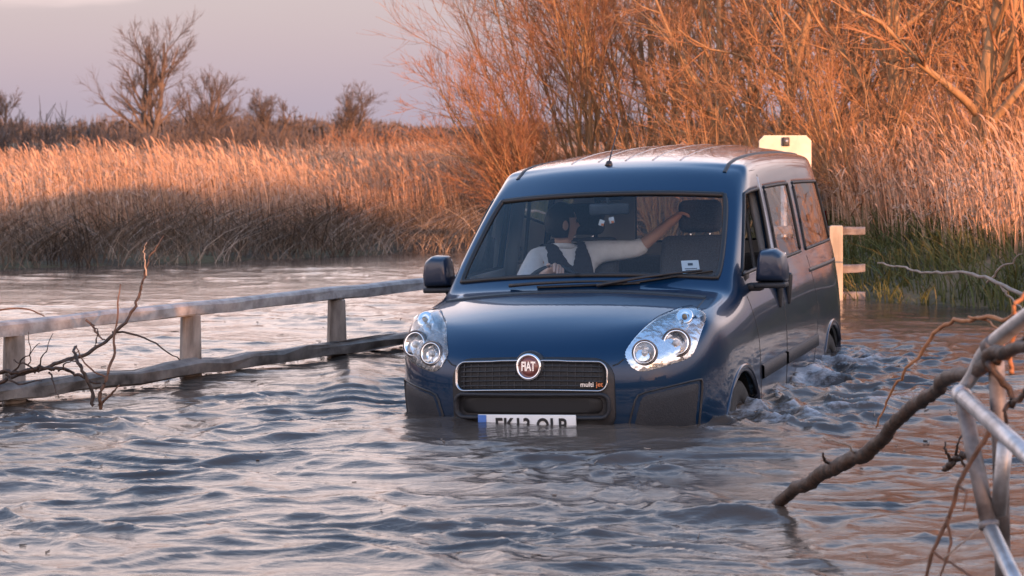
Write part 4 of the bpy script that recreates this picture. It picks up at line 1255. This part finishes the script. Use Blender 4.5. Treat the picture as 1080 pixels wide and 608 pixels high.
for sy in (1, -1):
    hl = empty('headlight', (hc.x, hc.y * sy, hc.z), (0, 0, 0), car)
    rel = Matrix.Translation((-hc.x, -hc.y * sy, -hc.z))
    def loc(o): o.data.transform(rel); return o
    big = [hc + (q - hc) * 1.06 for q in loop]
    loc(dome('surround', big, M['seal'], hl, -.008, .012, sy, 4, .3))
    loc(dome('housing', loop, M['lampwhite'], hl, .000, .008, sy, 6, .3))
    for (p, n), r in ((b1, .058), (b2, .066)):
        pp = Vector((p.x, p.y * sy, p.z)); nn = Vector((n.x, n.y * sy, n.z)); ax = (nn + Vector((-1.6, 0, 0))).normalized()
        pp = pp + nn * .010
        loc(lathe('reflector', [(-.012, r), (.010, r), (.018, r * .95), (.012, r * .86), (-.004, r * .6), (-.008, r * .3)], pp, ax, M['lampgrey'], hl, 30))
        loc(lathe('bezel', [(-.012, r * 1.14), (.012, r * 1.14), (.016, r * 1.08), (.010, r * 1.01), (-.012, r * 1.01)], pp, ax, M['dull_steel'], hl, 30, closed=True))
        loc(lathe('bulb', [(-.01, r * .30), (.012, r * .27), (.018, r * .12), (.019, .0)], pp, ax, M['bulb'], hl, 16))
    (p, n) = b3; pp = Vector((p.x, p.y * sy, p.z)); nn = Vector((n.x, n.y * sy, n.z))
    loc(lathe('indicator', [(-.005, .045), (.010, .045), (.016, .038), (.008, .022), (.010, .0)], pp + nn * .008, (nn + Vector((-1.2, 0, 0))).normalized(), M['lampgrey'], hl, 24))
    loc(lathe('indicator_bulb', [(.006, .014), (.016, .012), (.020, 0)], pp + nn * .008, (nn + Vector((-1.2, 0, 0))).normalized(), M['amber'], hl, 14))
    loc(dome('lens', loop, M['lens'], hl, .004, .034, sy, 8, .45))
# bumper corner inserts
FG = [(664, 446), (668, 430), (673, 417), (690, 411.5), (715, 405.5), (736, 400.5), (740, 403), (739.5, 420), (737, 446), (735, 462), (700, 466), (662, 464)]
fg = dense([photo_on_body(u, v)[0] for u, v in FG], 2)
for sy in (1, -1):
    o = dome('fog_lamp_panel', fg, M['grey_plastic'], car, -.006, .012, sy, 5, .15)
    big = [q for q in fg]; big.append(fg[0])
    nn = [near(q)[1] for q in big]
    strip('panel_edge', [Vector((q.x, q.y * sy, q.z)) for q in big], [Vector((n.x, n.y * sy, n.z)) for n in nn], .010, M['black'], o, .008)
# bonnet shut line: from grille corner to headlamp, then up along the wing
for sy in (1, -1):
    pts = []; ns = []
    for (u, v) in ((646, 386), (652, 384), (658, 379)):
        p, n = photo_on_body(u, v); pts.append(Vector((p.x, p.y * sy, p.z))); ns.append(Vector((n.x, n.y * sy, n.z)))
    strip('bonnet_gap', pts, ns, .009, M['seal'], car, .001)
    pts = []; ns = []
    for x in np.linspace(.52, .80, 14):
        p, n = on_top(x, sy * (.745 - .02 * (x - .5))); pts.append(p); ns.append(n)
    strip('bonnet_gap', pts, ns, .009, M['seal'], car, .001)

# door mirrors
for s in (1, -1):
    mr = empty('door_mirror', (1.33, s * .885, 1.135), (0, 0, 0), car); mr.scale = (.9, .9, .9)
    bm = bmesh.new()
    prof = [(.02, -.015), (.215, -.02), (.222, .06), (.205, .155), (.155, .192), (.055, .185), (.035, .12)]
    rings = []
    for x, sc in ((-.085, .55), (-.075, .82), (-.03, .97), (.05, 1.0), (.065, .98)):
        cy_, cz_ = .125, .08
        rings.append([bm.verts.new((x, s * (cy_ + (a - cy_) * sc), cz_ + (b - cz_) * sc)) for a, b in prof])
    for i in range(4):
        for k in range(7): bm.faces.new((rings[i][k], rings[i][(k + 1) % 7], rings[i + 1][(k + 1) % 7], rings[i + 1][k]))
    bm.faces.new(rings[0]); bm.faces.new(rings[-1]); bmesh.ops.recalc_face_normals(bm, faces=bm.faces)
    h = link('mirror_shell', bm_mesh('mirror_shell', bm), M['mirror_paint'], mr, True)
    sb = h.modifiers.new('b', 'BEVEL'); sb.width = .02; sb.segments = 4; sb.limit_method = 'ANGLE'; sb.angle_limit = R(25)
    box('mirror_base', (.0, s * .115, -.035), (.13, .20, .035), M['grey_plastic'], mr, bevel=.012)
    box('mirror_arm', (.0, s * .015, -.045), (.10, .10, .05), M['black'], mr, bevel=.015)
    box('sail_panel', (-.02, s * -.055, .0), (.16, .05, .11), M['black'], mr, bevel=.02)
    box('mirror_glass', (.068, s * .125, .085), (.006, .15, .15), M['mirror'], mr, bevel=.002)
# rear lamps
for s in (1, -1):
    pts = []; ns = []
    for z in np.linspace(.72, 1.42, 16):
        p, n = hit((6, s * .76, z), (-1, 0, 0))
        if p is None: continue
        n = n if n.x > 0 else -n; pts.append(p); ns.append(n)
    strip('rear_lamp', pts, ns, .13, M['red_lens'], car, .015)

# ---- cabin
def prof_box(name, prof, y0, y1, m, parent, bev=.02):
    bm = bmesh.new(); a = [bm.verts.new((x, y0, z)) for x, z in prof]; b = [bm.verts.new((x, y1, z)) for x, z in prof]; n = len(prof)
    bm.faces.new(a); bm.faces.new(b[::-1])
    for i in range(n): bm.faces.new((a[i], b[i], b[(i + 1) % n], a[(i + 1) % n]))
    bmesh.ops.recalc_face_normals(bm, faces=bm.faces)
    bmesh.ops.bevel(bm, geom=list(bm.edges), offset=bev, segments=3, affect='EDGES', profile=.5)
    return link(name, bm_mesh(name, bm), m, parent, True)
prof_box('dashboard', [(.82, 1.03), (1.0, 1.10), (1.22, 1.125), (1.42, 1.09), (1.46, .98), (1.36, .80), (1.0, .7)], -.70, .70, M['dash'], car, .03)
prof_box('instrument_hood', [(1.26, 1.10), (1.34, 1.165), (1.46, 1.15), (1.47, 1.08)], .20, .54, M['dash'], car, .02)
prof_box('floor', [(.9, .44), (4.2, .44), (4.2, .49), (.9, .49)], -.74, .74, M['cabin'], car, .01)
stw = empty('steering_wheel', (1.56, .375, 1.035), (0, R(24), 0), car)
th = np.linspace(0, 2 * math.pi, 41)
P = np.stack([0 * th, .19 * np.cos(th), .19 * np.sin(th)], 1)
v_, f_ = tubes(P[None], np.full((1, 41), .016), 8); link('wheel_rim', np_mesh('wheel_rim', v_, f_), M['dash'], stw, True)
lathe('wheel_boss', [(-.04, .06), (.0, .075), (.02, .06), (.025, 0)], (-.02, 0, 0), (1, 0, 0), M['dash'], stw, 20)
for a in (0, 130, 230):
    rod('wheel_spoke', [(-.02, 0, 0), (0, .185 * math.sin(R(a + 90)), .185 * math.cos(R(a + 90)))], [.022, .014], M['dash'], stw, n=3)
def seat(yc, x0):
    st = empty('seat', (x0, yc, .50), (0, 0, 0), car)
    prof_box('cushion', [(-.32, .12), (-.36, .25), (-.28, .30), (.12, .25), (.16, .12)], -.25, .25, M['seat'], st, .04)
    prof_box('backrest', [(.04, .22), (.10, .20), (.20, .26), (.36, .80), (.31, .86), (.22, .84), (.10, .50)], -.235, .235, M['seat'], st, .05)
    bm = bmesh.new(); box_bm(bm, (.33, 0, .965), (.10, .27, .20), Euler((0, .15, 0)), .045, 4)
    hr = link('headrest', bm_mesh('headrest', bm), M['seat'], st, True)
    for k in (-.06, .06): rod('headrest_post', [(.30, k, .82), (.325, k, .90)], .007, M['chrome'], st, n=0)
    return st
seat(.40, 2.02); seat(-.36, 1.98)
# rear bench, lower
rb = empty('rear_bench', (2.9, 0, .5), (0, 0, 0), car)
prof_box('bench_cushion', [(-.3, .12), (-.32, .25), (.12, .22), (.14, .12)], -.62, .62, M['seat'], rb, .03)
prof_box('bench_backrest', [(.05, .2), (.15, .2), (.27, .68), (.22, .70), (.14, .68)], -.62, .62, M['seat'], rb, .03)
# interior pillar trims
for s in (1, -1):
    p0, n0 = on_side(2.11, 1.15, s, -.035); p1, n1 = on_side(2.115, 1.70, s, -.04)
    rod('pillar_trim', [p0, p1], .045, M['headliner'], car, n=5)
    rod('seat_belt', [p1 + Vector((.0, -s * .05, -.1)), p0 + Vector((0, -s * .06, -.3))], .012, M['cabin'], car, n=4)
    box('door_card', (1.68, s * .80, .86), (.75, .06, .50), M['cabin'], car, bevel=.02)
    box('door_card', (2.6, s * .80, .86), (.8, .06, .50), M['cabin'], car, bevel=.02)
# rear-view mirror with two small trinkets
rv = empty('rear_view_mirror', (1.56, .0, 1.545), (0, 0, 0), car)
box('mirror_body', (0, 0, 0), (.035, .235, .068), M['cabin'], rv, rot=Euler((0, -.15, .18)), bevel=.014, seg=3)
rod('mirror_stalk', [(0, 0, .02), (-.03, 0, .06), (-.01, 0, .10)], .010, M['cabin'], rv)
box('sensor_pod', (.07, .02, .075), (.07, .18, .05), M['cabin'], rv, bevel=.02)
for y_, z_, c_ in ((.050, -.080, 'white'), (-.012, -.066, 'white')):
    tk = box('hanging_tag', (.0, y_, z_), (.006, .032, .036), M[c_], rv, rot=Euler((.35 if y_ > 0 else -.2, 0, 0)), bevel=.002)
    box('tag_print', (-.0045, y_ - .006, z_ - .010), (.002, .016, .014), M['orange'], tk, bevel=.0005)

# ------------------------------------------------------------------ driver, twisted round to look back
PB = Vector((2.02, .42, .76))
CARM = Matrix.LocRotScale(CAR_LOC, CAR_ROT, None)
person = empty('person', CARM @ PB, CAR_ROT)
tag(person, 'driver in white shirt and dark waistcoat looking back over the shoulder', 'person')
def skinned(name, verts, edges, m, parent, root=0, lv=2):
    """verts: list of (pos, radius)"""
    me = bpy.data.meshes.new(name); me.from_pydata([tuple(Vector(p) - PB) for p, r in verts], edges, []); me.update()
    o = bpy.data.objects.new(name, me); COL.objects.link(o)
    sk = o.modifiers.new('skin', 'SKIN'); sk.use_smooth_shade = True
    for i, (p, r) in enumerate(verts):
        d = me.skin_vertices[0].data[i]; rr = r if isinstance(r, tuple) else (r, r); d.radius = rr; d.use_root = (i == root)
    ss = o.modifiers.new('s', 'SUBSURF'); ss.levels = lv; ss.render_levels = lv
    bpy.context.view_layer.update()
    em = bpy.data.meshes.new_from_object(o.evaluated_get(bpy.context.evaluated_depsgraph_get())); em.name = name
    bpy.data.objects.remove(o); em.materials.clear()
    return em
pel = (2.02, .42, .80); sp = (2.09, .43, 1.00); ch = (2.07, .45, 1.18); nk = (2.05, .45, 1.305); hd = (2.04, .45, 1.39)
rs = (1.93, .585, 1.235); re = (1.74, .625, 1.07); rw = (1.60, .385, 1.185)
ls = (2.15, .295, 1.265); le = (2.22, .015, 1.275); lw = (2.245, -.185, 1.435)
bv = [(pel, .13), (sp, .12), (ch, .13), (nk, .055), (hd, .06), (rs, .062), (re, .045), (rw, .031), (ls, .062), (le, .045), (lw, .031),
      ((1.98, .52, .80), .09), ((1.62, .56, .86), .07), ((1.45, .55, .60), .05), ((1.98, .33, .80), .09), ((1.60, .27, .86), .07), ((1.45, .30, .60), .05)]
be = [(0, 1), (1, 2), (2, 3), (3, 4), (2, 5), (5, 6), (6, 7), (2, 8), (8, 9), (9, 10), (0, 11), (11, 12), (12, 13), (0, 14), (14, 15), (15, 16)]
def hand(w, palm_d, fing_d, across, curl, wi):
    """palm and five fingers rooted at wrist index wi"""
    w = Vector(w); pd = Vector(palm_d).normalized(); fd = Vector(fing_d).normalized(); ac = Vector(across).normalized(); cu = Vector(curl).normalized()
    i0 = len(bv); bv.append((tuple(w + pd * .055), (.030, .020))); be.append((wi, i0))
    for k, (o, L) in enumerate(((-.030, .066), (-.010, .076), (.010, .072), (.028, .056))):
        a = w + pd * .085 + ac * o; b = a + fd * L * .45 + cu * .008; c = b + fd * L * .25 + cu * L * .40
        j = len(bv); bv.extend([(tuple(a), .0105), (tuple(b), .0095), (tuple(c), .008)]); be.extend([(i0, j), (j, j + 1), (j + 1, j + 2)])
    a = w + pd * .03 - ac * .035; b = a + (pd - ac).normalized() * .035 + cu * .012; c = b + pd * .028 + cu * .012
    j = len(bv); bv.extend([(tuple(a), .013), (tuple(b), .0105), (tuple(c), .0085)]); be.extend([(i0, j), (j, j + 1), (j + 1, j + 2)])
hand(rw, (-.55, -.75, .35), (-.7, -.2, -.3), (.35, -.6, -.5), (-.3, 0, -1), 7)
hand(lw, (.15, -.75, .55), (.25, -.9, .0), (-.9, -.15, .2), (.2, -.3, -1), 10)
bmesh_body = skinned('body', bv, be, M['skin'], person)
# head with face, turned back and to the car's left
HC = Vector((2.035, .445, 1.452)) - PB; FD_ = Vector((.62, -.78, -.02)).normalized(); SD_ = Vector((0, 0, 1)).cross(FD_).normalized()
def head_pt(th, ph, grow=1.0):
    """th: 0 top .. pi bottom, ph: 0 = face"""
    f, s_, z = math.sin(th) * math.cos(ph), math.sin(th) * math.sin(ph), math.cos(th)
    rf = .098; rz = .122; rs_ = .078
    jaw = 1 - .22 * max(0, -z) ** 1.2
    d = Vector((f * rf, s_ * rs_ * jaw, z * rz))
    if f < 0: d.x *= 1.05
    if z < -.45 and f < 0: d.x *= .75
    if f > 0:
        a = abs(ph)
        if abs(z + .12) < .22 and a < .28: d.x += .024 * (1 - abs(z + .12) / .22) * (1 - a / .28)        # nose
        if abs(z - .10) < .12 and .22 < a < .62: d.x -= .010                                              # eye sockets
        if abs(z + .50) < .06 and a < .4: d.x += .005                                                    # lips
        if z < -.78: d.x += .012                                                                         # chin
    d *= grow
    return HC + FD_ * d.x + SD_ * d.y + Vector((0, 0, d.z))
def sphere_part(name, fn, keep):
    bm = bmesh.new(); nt_, np_ = 22, 36; g_ = {}
    for i in range(nt_ + 1):
        for j in range(np_):
            g_[i, j] = bm.verts.new(fn(math.pi * (i + .02) / (nt_ + .04), -math.pi + 2 * math.pi * j / np_))
    for i in range(nt_):
        for j in range(np_):
            if keep(math.pi * (i + .5) / nt_, -math.pi + 2 * math.pi * (j + .5) / np_):
                bm.faces.new((g_[i, j], g_[i + 1, j], g_[i + 1, (j + 1) % np_], g_[i, (j + 1) % np_]))
    bmesh.ops.delete(bm, geom=[v for v in bm.verts if not v.link_faces], context='VERTS')
    bmesh.ops.recalc_face_normals(bm, faces=bm.faces)
    return bm
hb = sphere_part('head', head_pt, lambda t, p: True)
for s_ in (1, -1):                                    # ears
    r = bmesh.ops.create_icosphere(hb, subdivisions=2, radius=1)
    bmesh.ops.transform(hb, matrix=Matrix.Translation(HC + SD_ * s_ * .080 + Vector((0, 0, -.01)) - FD_ * .008) @ FD_.to_track_quat('X', 'Z').to_matrix().to_4x4() @ Matrix.Diagonal((.020, .010, .033, 1)), verts=r['verts'])
hb.from_mesh(bmesh_body)
pb = link('body', bm_mesh('body', hb), M['skin'], person, True)
hair = link('hair', bm_mesh('hair', sphere_part('hair', lambda t, p: head_pt(t, p, 1.09) , lambda t, p: t < (0.95 if abs(p) < .9 else (1.35 if abs(p) < 1.35 else 2.25)))), M['hair'], pb, True)
hair.modifiers.new('t', 'SOLIDIFY').thickness = .012
eye = []
for s_ in (1, -1):
    r = bmesh.new(); bmesh.ops.create_uvsphere(r, u_segments=10, v_segments=8, radius=.0125)
    e = link('eye', bm_mesh('eye', r), M['ink'], pb, True); e.location = HC + FD_ * .083 + SD_ * s_ * .032 + Vector((0, 0, .012))
sh = skinned('shirt', [(pel, .145), (sp, .138), (ch, .148), ((2.05, .45, 1.30), .066), (rs, .080), (re, .064), ((1.66, .50, 1.13), .052), (ls, .080), (le, .060), ((2.228, -.035, 1.315), .055)],
             [(0, 1), (1, 2), (2, 3), (2, 4), (4, 5), (5, 6), (2, 7), (7, 8), (8, 9)], M['shirt'], person)
shirt = link('shirt', sh, M['shirt'], person, True)
def waistcoat():
    L_, R_ = Vector(ls) - PB, Vector(rs) - PB; t = (R_ - L_); tl = t.length; t.normalize(); fw = Vector((0, 0, 1)).cross(t).normalized()
    if fw.x > 0: fw = -fw
    bm = bmesh.new(); bm.from_mesh(sh); bmesh.ops.subdivide_edges(bm, edges=list(bm.edges), cuts=2, use_grid_fill=True, smooth=0.3)
    bm.normal_update(); kill = []
    for f in bm.faces:
        c = f.calc_center_median(); q = (c - L_).dot(t) / tl; z = c.z + PB.z
        vneck = fw.dot(f.normal) > .1 and abs(q - .5) < (z - 1.19) * 1.1
        if not (.13 < q < .87) or z > 1.325 or vneck: kill.append(f)
    bmesh.ops.delete(bm, geom=kill, context='FACES')
    edge = [v for v in bm.verts if any(e.is_boundary for e in v.link_edges)]
    for _ in range(6): bmesh.ops.smooth_vert(bm, verts=edge, factor=.5, use_axis_x=True, use_axis_y=True, use_axis_z=True)
    bm.normal_update()
    for v in bm.verts: v.co += v.normal * .014
    return bm_mesh('waistcoat', bm)
link('waistcoat', waistcoat(), M['vest'], person, True)
# white collar
cp = [Vector(nk) - PB + Vector((.075 * math.cos(a), .075 * math.sin(a), -.012 * math.cos(a))) for a in np.linspace(0, 2 * math.pi, 13)]
rod('collar', cp, .018, M['shirt'], shirt, sides=8)
tr = skinned('trousers', [((2.02, .42, .79), .14), ((1.98, .52, .80), .105), ((1.62, .56, .86), .085), ((1.45, .55, .62), .068), ((1.98, .33, .80), .105), ((1.60, .27, .86), .085), ((1.45, .30, .62), .068)],
             [(0, 1), (1, 2), (2, 3), (0, 4), (4, 5), (5, 6)], M['trousers'], person)
link('trousers', tr, M['trousers'], person, True)

# ------------------------------------------------------------------ right tubular railing
def local_rod(name, root, pts, rad, m, **k):
    o = root.location; return rod(name, [Vector(p) - o for p in pts], rad, m, root, **k)
cn = px(1014, 417, 5.35)
rl = empty('steel_railing', (cn.x + .15, cn.y, -.6))
tag(rl, 'bent galvanised tube railing in the near right corner', 'railing')
tr_ = .0215
kn = px(1043, 555, 5.20)
low = kn + (kn - cn) * 1.6 + Vector((.10, -.3, -.2))
local_rod('post', rl, [cn + Vector((0, 0, .005)), kn], tr_ * 1.0, M['dull_steel'], n=0, sides=16)
local_rod('brace', rl, [kn, px(1078, 628, 4.95), low], tr_ * .98, M['steel'], n=0, sides=16)
local_rod('collar', rl, [kn + (cn - kn) * .03, kn - (cn - kn) * .02], tr_ * 1.28, M['dull_steel'], n=0, sides=16)
b_end = px(1125, 518, 4.2)
local_rod('handrail', rl, [cn, b_end], tr_ * .98, M['steel'], n=0, sides=16)
lathe('end_collar', [(-.02, tr_ * 1.2), (.012, tr_ * 1.25), (.024, tr_ * 1.1)], cn - rl.location, (b_end - cn), M['steel'], rl, 18)
a1 = px(1046, 364, 5.22); a2 = px(1112, 312, 4.85)
local_rod('handrail', rl, [cn + Vector((.01, .06, .0)), px(1025, 398, 5.34), a1, a2], [tr_ * .72, tr_ * .85, tr_, tr_], M['steel'], n=20, sides=16)
local_rod('collar', rl, [a1 + (a2 - a1) * -.06, a1 + (a2 - a1) * .06], tr_ * 1.14, M['dull_steel'], n=0, sides=16)
c1 = px(1050, 370, 5.24); c2 = px(1055, 475, 5.30)
local_rod('post', rl, [c1, c2, c2 + (c2 - c1) * 2.8 + Vector((.02, .15, -.1))], tr_ * 1.02, M['dull_steel'], n=0, sides=16)
local_rod('stay', rl, [px(1060, 468, 5.15), kn + Vector((.03, .02, .03))], tr_ * .95, M['steel'], n=0, sides=16)
far_c = px(1120, 560, 4.4)
local_rod('post', rl, [b_end, b_end + Vector((.02, .0, -1.35))], tr_, M['dull_steel'], n=0, sides=16)

# ------------------------------------------------------------------ fallen branches and drift wood
def gnarl(pts, n, amp, seed):
    g2 = np.random.default_rng(seed); P = smooth_path(pts, n)
    w_ = np.cumsum(g2.normal(0, 1, (n, 3)), 0); w_ -= np.linspace(0, 1, n)[:, None] * w_[-1]; 
    return P + w_ * amp / math.sqrt(n) * 1.0
def branch(name, label, cat, pix, rad, m, seed=1, amp=.02, n=40, twigs=(), group=None, rough=.10, sides=9):
    P = [px(*q) for q in pix]; root_o = P[0].copy()
    root = empty(name, root_o); G_ = gnarl([p - root_o for p in P], n, amp, seed)
    rod('limb', [Vector(q) for q in G_], rad, m, root, sides=sides, n=0, rough=rough, seed=seed)
    for tp in twigs:
        Q = [px(*q) - root_o for q in tp[0]]
        rod('twig', [Vector(q) for q in gnarl(Q, 14, amp * .5, seed + len(tp[0]))], tp[1], tp[2] if len(tp) > 2 else m, root, sides=6, n=0, rough=.08, seed=seed)
    return tag(root, label, cat, group)
big_pix = [(788, 549, 8.15), (815, 534, 7.84), (845, 516, 7.52), (880, 494, 7.2), (915, 476, 6.9), (934, 456, 6.72), (956, 431, 6.45), (985, 415, 6.1), (1004, 400, 5.8), (1034, 392, 5.28), (1052, 376, 5.08), (1090, 361, 4.85)]
branch('fallen_branch', 'thick gnarled branch slanting out of the water to the steel railing', 'branch', big_pix, [.014, .022, .026, .027, .023, .022, .020, .020, .018, .015], M['bark'], 3, .035, 110,
       [([(880, 494, 7.2), (872, 486, 7.15), (868, 478, 7.1)], [.010, .004]), ([(905, 482, 6.95), (890, 466, 6.9), (868, 461, 6.9)], [.006, .002], M['pale_twig']),
        ([(1045, 380, 5.12), (1058, 398, 5.1), (1070, 420, 5.1), (1062, 436, 5.1), (1057, 452, 5.1)], [.011, .009, .007, .005]), ([(1066, 425, 5.1), (1078, 412, 5.0), (1090, 404, 4.95)], [.008, .006]),
        ([(1050, 378, 5.1), (1066, 366, 5.0), (1085, 352, 4.9)], [.012, .006])], rough=.07, sides=12)
branch('orange_twig', 'thin curved orange twig above the thick fallen branch', 'twig', [(926, 449, 7.1), (940, 415, 7.0), (958, 385, 6.9), (978, 358, 6.8), (996, 342, 6.7), (1022, 336, 6.5), (1058, 332, 6.3), (1085, 322, 6.1)], [.003, .005, .007, .007, .005], M['orange_twig'], 8, .03, 60,
       [([(1022, 336, 6.5), (1045, 342, 6.4), (1060, 350, 6.3)], [.005, .002])])
branch('orange_twig', 'twisted orange shoots rising past the steel handrail at the right edge', 'twig', [(1068, 392, 5.3), (1066, 372, 5.3), (1074, 345, 5.25), (1071, 328, 5.2), (1082, 308, 5.2)], [.007, .006, .005], M['orange_twig'], 9, .015, 24,
       [([(1073, 350, 5.25), (1080, 334, 5.2), (1088, 320, 5.2)], [.006, .003]), ([(1068, 375, 5.3), (1056, 362, 5.3), (1050, 352, 5.3)], [.005, .002])])
branch('drift_twig', 'dark forked twig crossing in front of the railing post', 'twig', [(1046, 452, 5.05), (1028, 482, 5.1), (1012, 512, 5.15), (1000, 545, 5.2), (984, 582, 5.25), (976, 625, 5.3)], [.007, .006, .0055, .005], M['twig_bark'], 12, .01, 30,
       [([(1000, 545, 5.2), (1003, 578, 5.2), (990, 612, 5.2)], [.005, .003]), ([(984, 582, 5.25), (1010, 600, 5.2), (1040, 618, 5.1)], [.004, .003]), ([(1012, 512, 5.15), (1020, 522, 5.1), (1016, 540, 5.1)], [.004, .002]), ([(1034, 560, 5.15), (1015, 575, 5.15), (995, 590, 5.2)], [.003, .002], M['pale_twig'])])
branch('drift_twig', 'small dark snarl of drift twigs beside the leaning railing post', 'twig', [(992, 497, 7.0), (1003, 488, 6.95), (1018, 480, 6.9), (1030, 478, 6.85)], [.010, .013, .009], M['bark'], 13, .02, 20,
       [([(1003, 488, 6.95), (1000, 476, 6.9), (997, 466, 6.9)], [.007, .003]), ([(1006, 487, 6.95), (1012, 468, 6.9), (1020, 452, 6.9)], [.006, .003]), ([(1012, 484, 6.9), (1020, 492, 6.9), (1028, 490, 6.9)], [.006, .003])])
branch('bank_branch', 'thin grey branch drooping over the water by the right bank', 'branch', [(925, 276, 17.2), (955, 284, 16.6), (985, 291, 16.0), (1020, 294, 15.4), (1050, 299, 14.8), (1090, 314, 14.2)], [.006, .009, .011, .013, .014], M['pale_twig'], 14, .05, 36,
       [([(1055, 301, 14.7), (1068, 318, 14.6), (1080, 330, 14.5)], [.012, .006]), ([(1040, 298, 15.0), (1060, 284, 14.8), (1078, 268, 14.6)], [.010, .004])])
# drift caught on the left fence
LG = 'drift branches caught on the left fence'
branch('drift_branch', 'long forked branch sweeping up across the left fence rails', 'branch', [(-15, 404, 10.7), (25, 396, 10.7), (62, 384, 10.7), (98, 366, 10.75), (128, 342, 10.8), (146, 314, 10.85), (154, 288, 10.9), (160, 266, 10.95), (172, 248, 11.0)], [.011, .011, .010, .009, .007, .005, .003], M['bark'], 21, .04, 60,
       [([(153, 290, 10.9), (153, 272, 10.9), (155, 256, 10.9)], [.005, .002], M['pale_twig']), ([(118, 350, 10.8), (145, 356, 10.8), (172, 368, 10.85), (190, 380, 10.9)], [.007, .003]), ([(98, 366, 10.75), (104, 350, 10.75), (96, 340, 10.75)], [.005, .002])], LG)
branch('drift_branch', 'dark forked twig standing in the water before the left lower rail', 'branch', [(108, 430, 10.55), (106, 420, 10.5), (113, 398, 10.5), (119, 372, 10.55), (124, 345, 10.6), (127, 300, 10.7)], [.010, .010, .008, .006, .003], M['twig_bark'], 22, .02, 30,
       [([(107, 428, 10.55), (118, 414, 10.5), (126, 406, 10.5)], [.007, .004]), ([(113, 398, 10.5), (106, 396, 10.5), (92, 384, 10.5), (80, 366, 10.5)], [.006, .003])], LG)
branch('drift_branch', 'short dark stick leaning by the left fence posts', 'branch', [(98, 428, 10.5), (96, 408, 10.5), (86, 388, 10.5), (78, 372, 10.55), (80, 366, 10.6)], [.010, .009, .006], M['bark'], 23, .02, 24,
       [([(86, 388, 10.5), (76, 380, 10.5), (62, 382, 10.5)], [.005, .003])], LG)
branch('drift_branch', 'tangle of dark twigs lying on the lower rail at the left edge', 'branch', [(-10, 392, 10.6), (20, 398, 10.55), (50, 392, 10.55), (80, 396, 10.6), (106, 404, 10.6)], [.012, .011, .009, .006], M['bark'], 24, .04, 36,
       [([(10, 396, 10.55), (30, 378, 10.5), (42, 362, 10.5)], [.006, .002]), ([(35, 395, 10.55), (50, 375, 10.5), (56, 352, 10.55)], [.005, .002]), ([(40, 394, 10.55), (28, 384, 10.5), (14, 380, 10.5)], [.006, .003]), ([(60, 393, 10.55), (74, 384, 10.5), (84, 370, 10.5)], [.005, .002]), ([(50, 394, 10.55), (60, 404, 10.5), (62, 420, 10.45)], [.006, .003]), ([(5, 396, 10.55), (18, 404, 10.5), (44, 402, 10.45)], [.008, .004]), ([(28, 388, 10.5), (36, 372, 10.5), (30, 350, 10.5)], [.004, .002])], LG)
branch('drift_branch', 'bare pale twig hanging from the left top rail', 'branch', [(92, 338, 10.9), (102, 350, 10.85), (112, 360, 10.8)], [.007, .006, .003], M['twig_bark'], 26, .01, 14,
       [([(-5, 328, 10.85), (14, 326, 10.8), (34, 328, 10.8), (47, 334, 10.8)], [.006, .003])], LG)

# ------------------------------------------------------------------ bits of reed and leaf drifting on the water
g = np.random.default_rng(909); n = 210
xy = np.concatenate([np.stack([g.uniform(-4, 3, n), g.uniform(6.8, 16, n)], 1), np.stack([-2.9 + .565 * (t_ := g.uniform(-1, 3.5, 160)) + g.normal(0, .10, 160), 10.85 + .825 * t_ + g.normal(-.05, .10, 160)], 1)])
cx_, cy_ = to_car(xy[:, 0], xy[:, 1]); keep = ~((cx_ > -.6) & (cx_ < 4.6) & (np.abs(cy_) < 1.1)); xy = xy[keep]; n = len(xy)
az = g.uniform(0, math.pi, n); L = g.uniform(.012, .06, n) * np.where(g.random(n) < .12, 2.2, 1)
d = np.stack([np.cos(az), np.sin(az)], 1)
P = np.zeros((n, 3, 3))
for k in range(3):
    q = xy + d * (L * (k - 1) * .5)[:, None]; P[:, k, :2] = q; P[:, k, 2] = wave(q[:, 0], q[:, 1]) + .003
v, f = tubes(P, np.repeat(g.uniform(.0012, .0030, n)[:, None], 3, 1), 5)
tag(link('floating_debris', np_mesh('floating_debris', v, f, np.repeat(g.random(n), 15)), M['dead_grass']), 'scattered bits of reed drifting on the water', 'debris', kind='stuff')
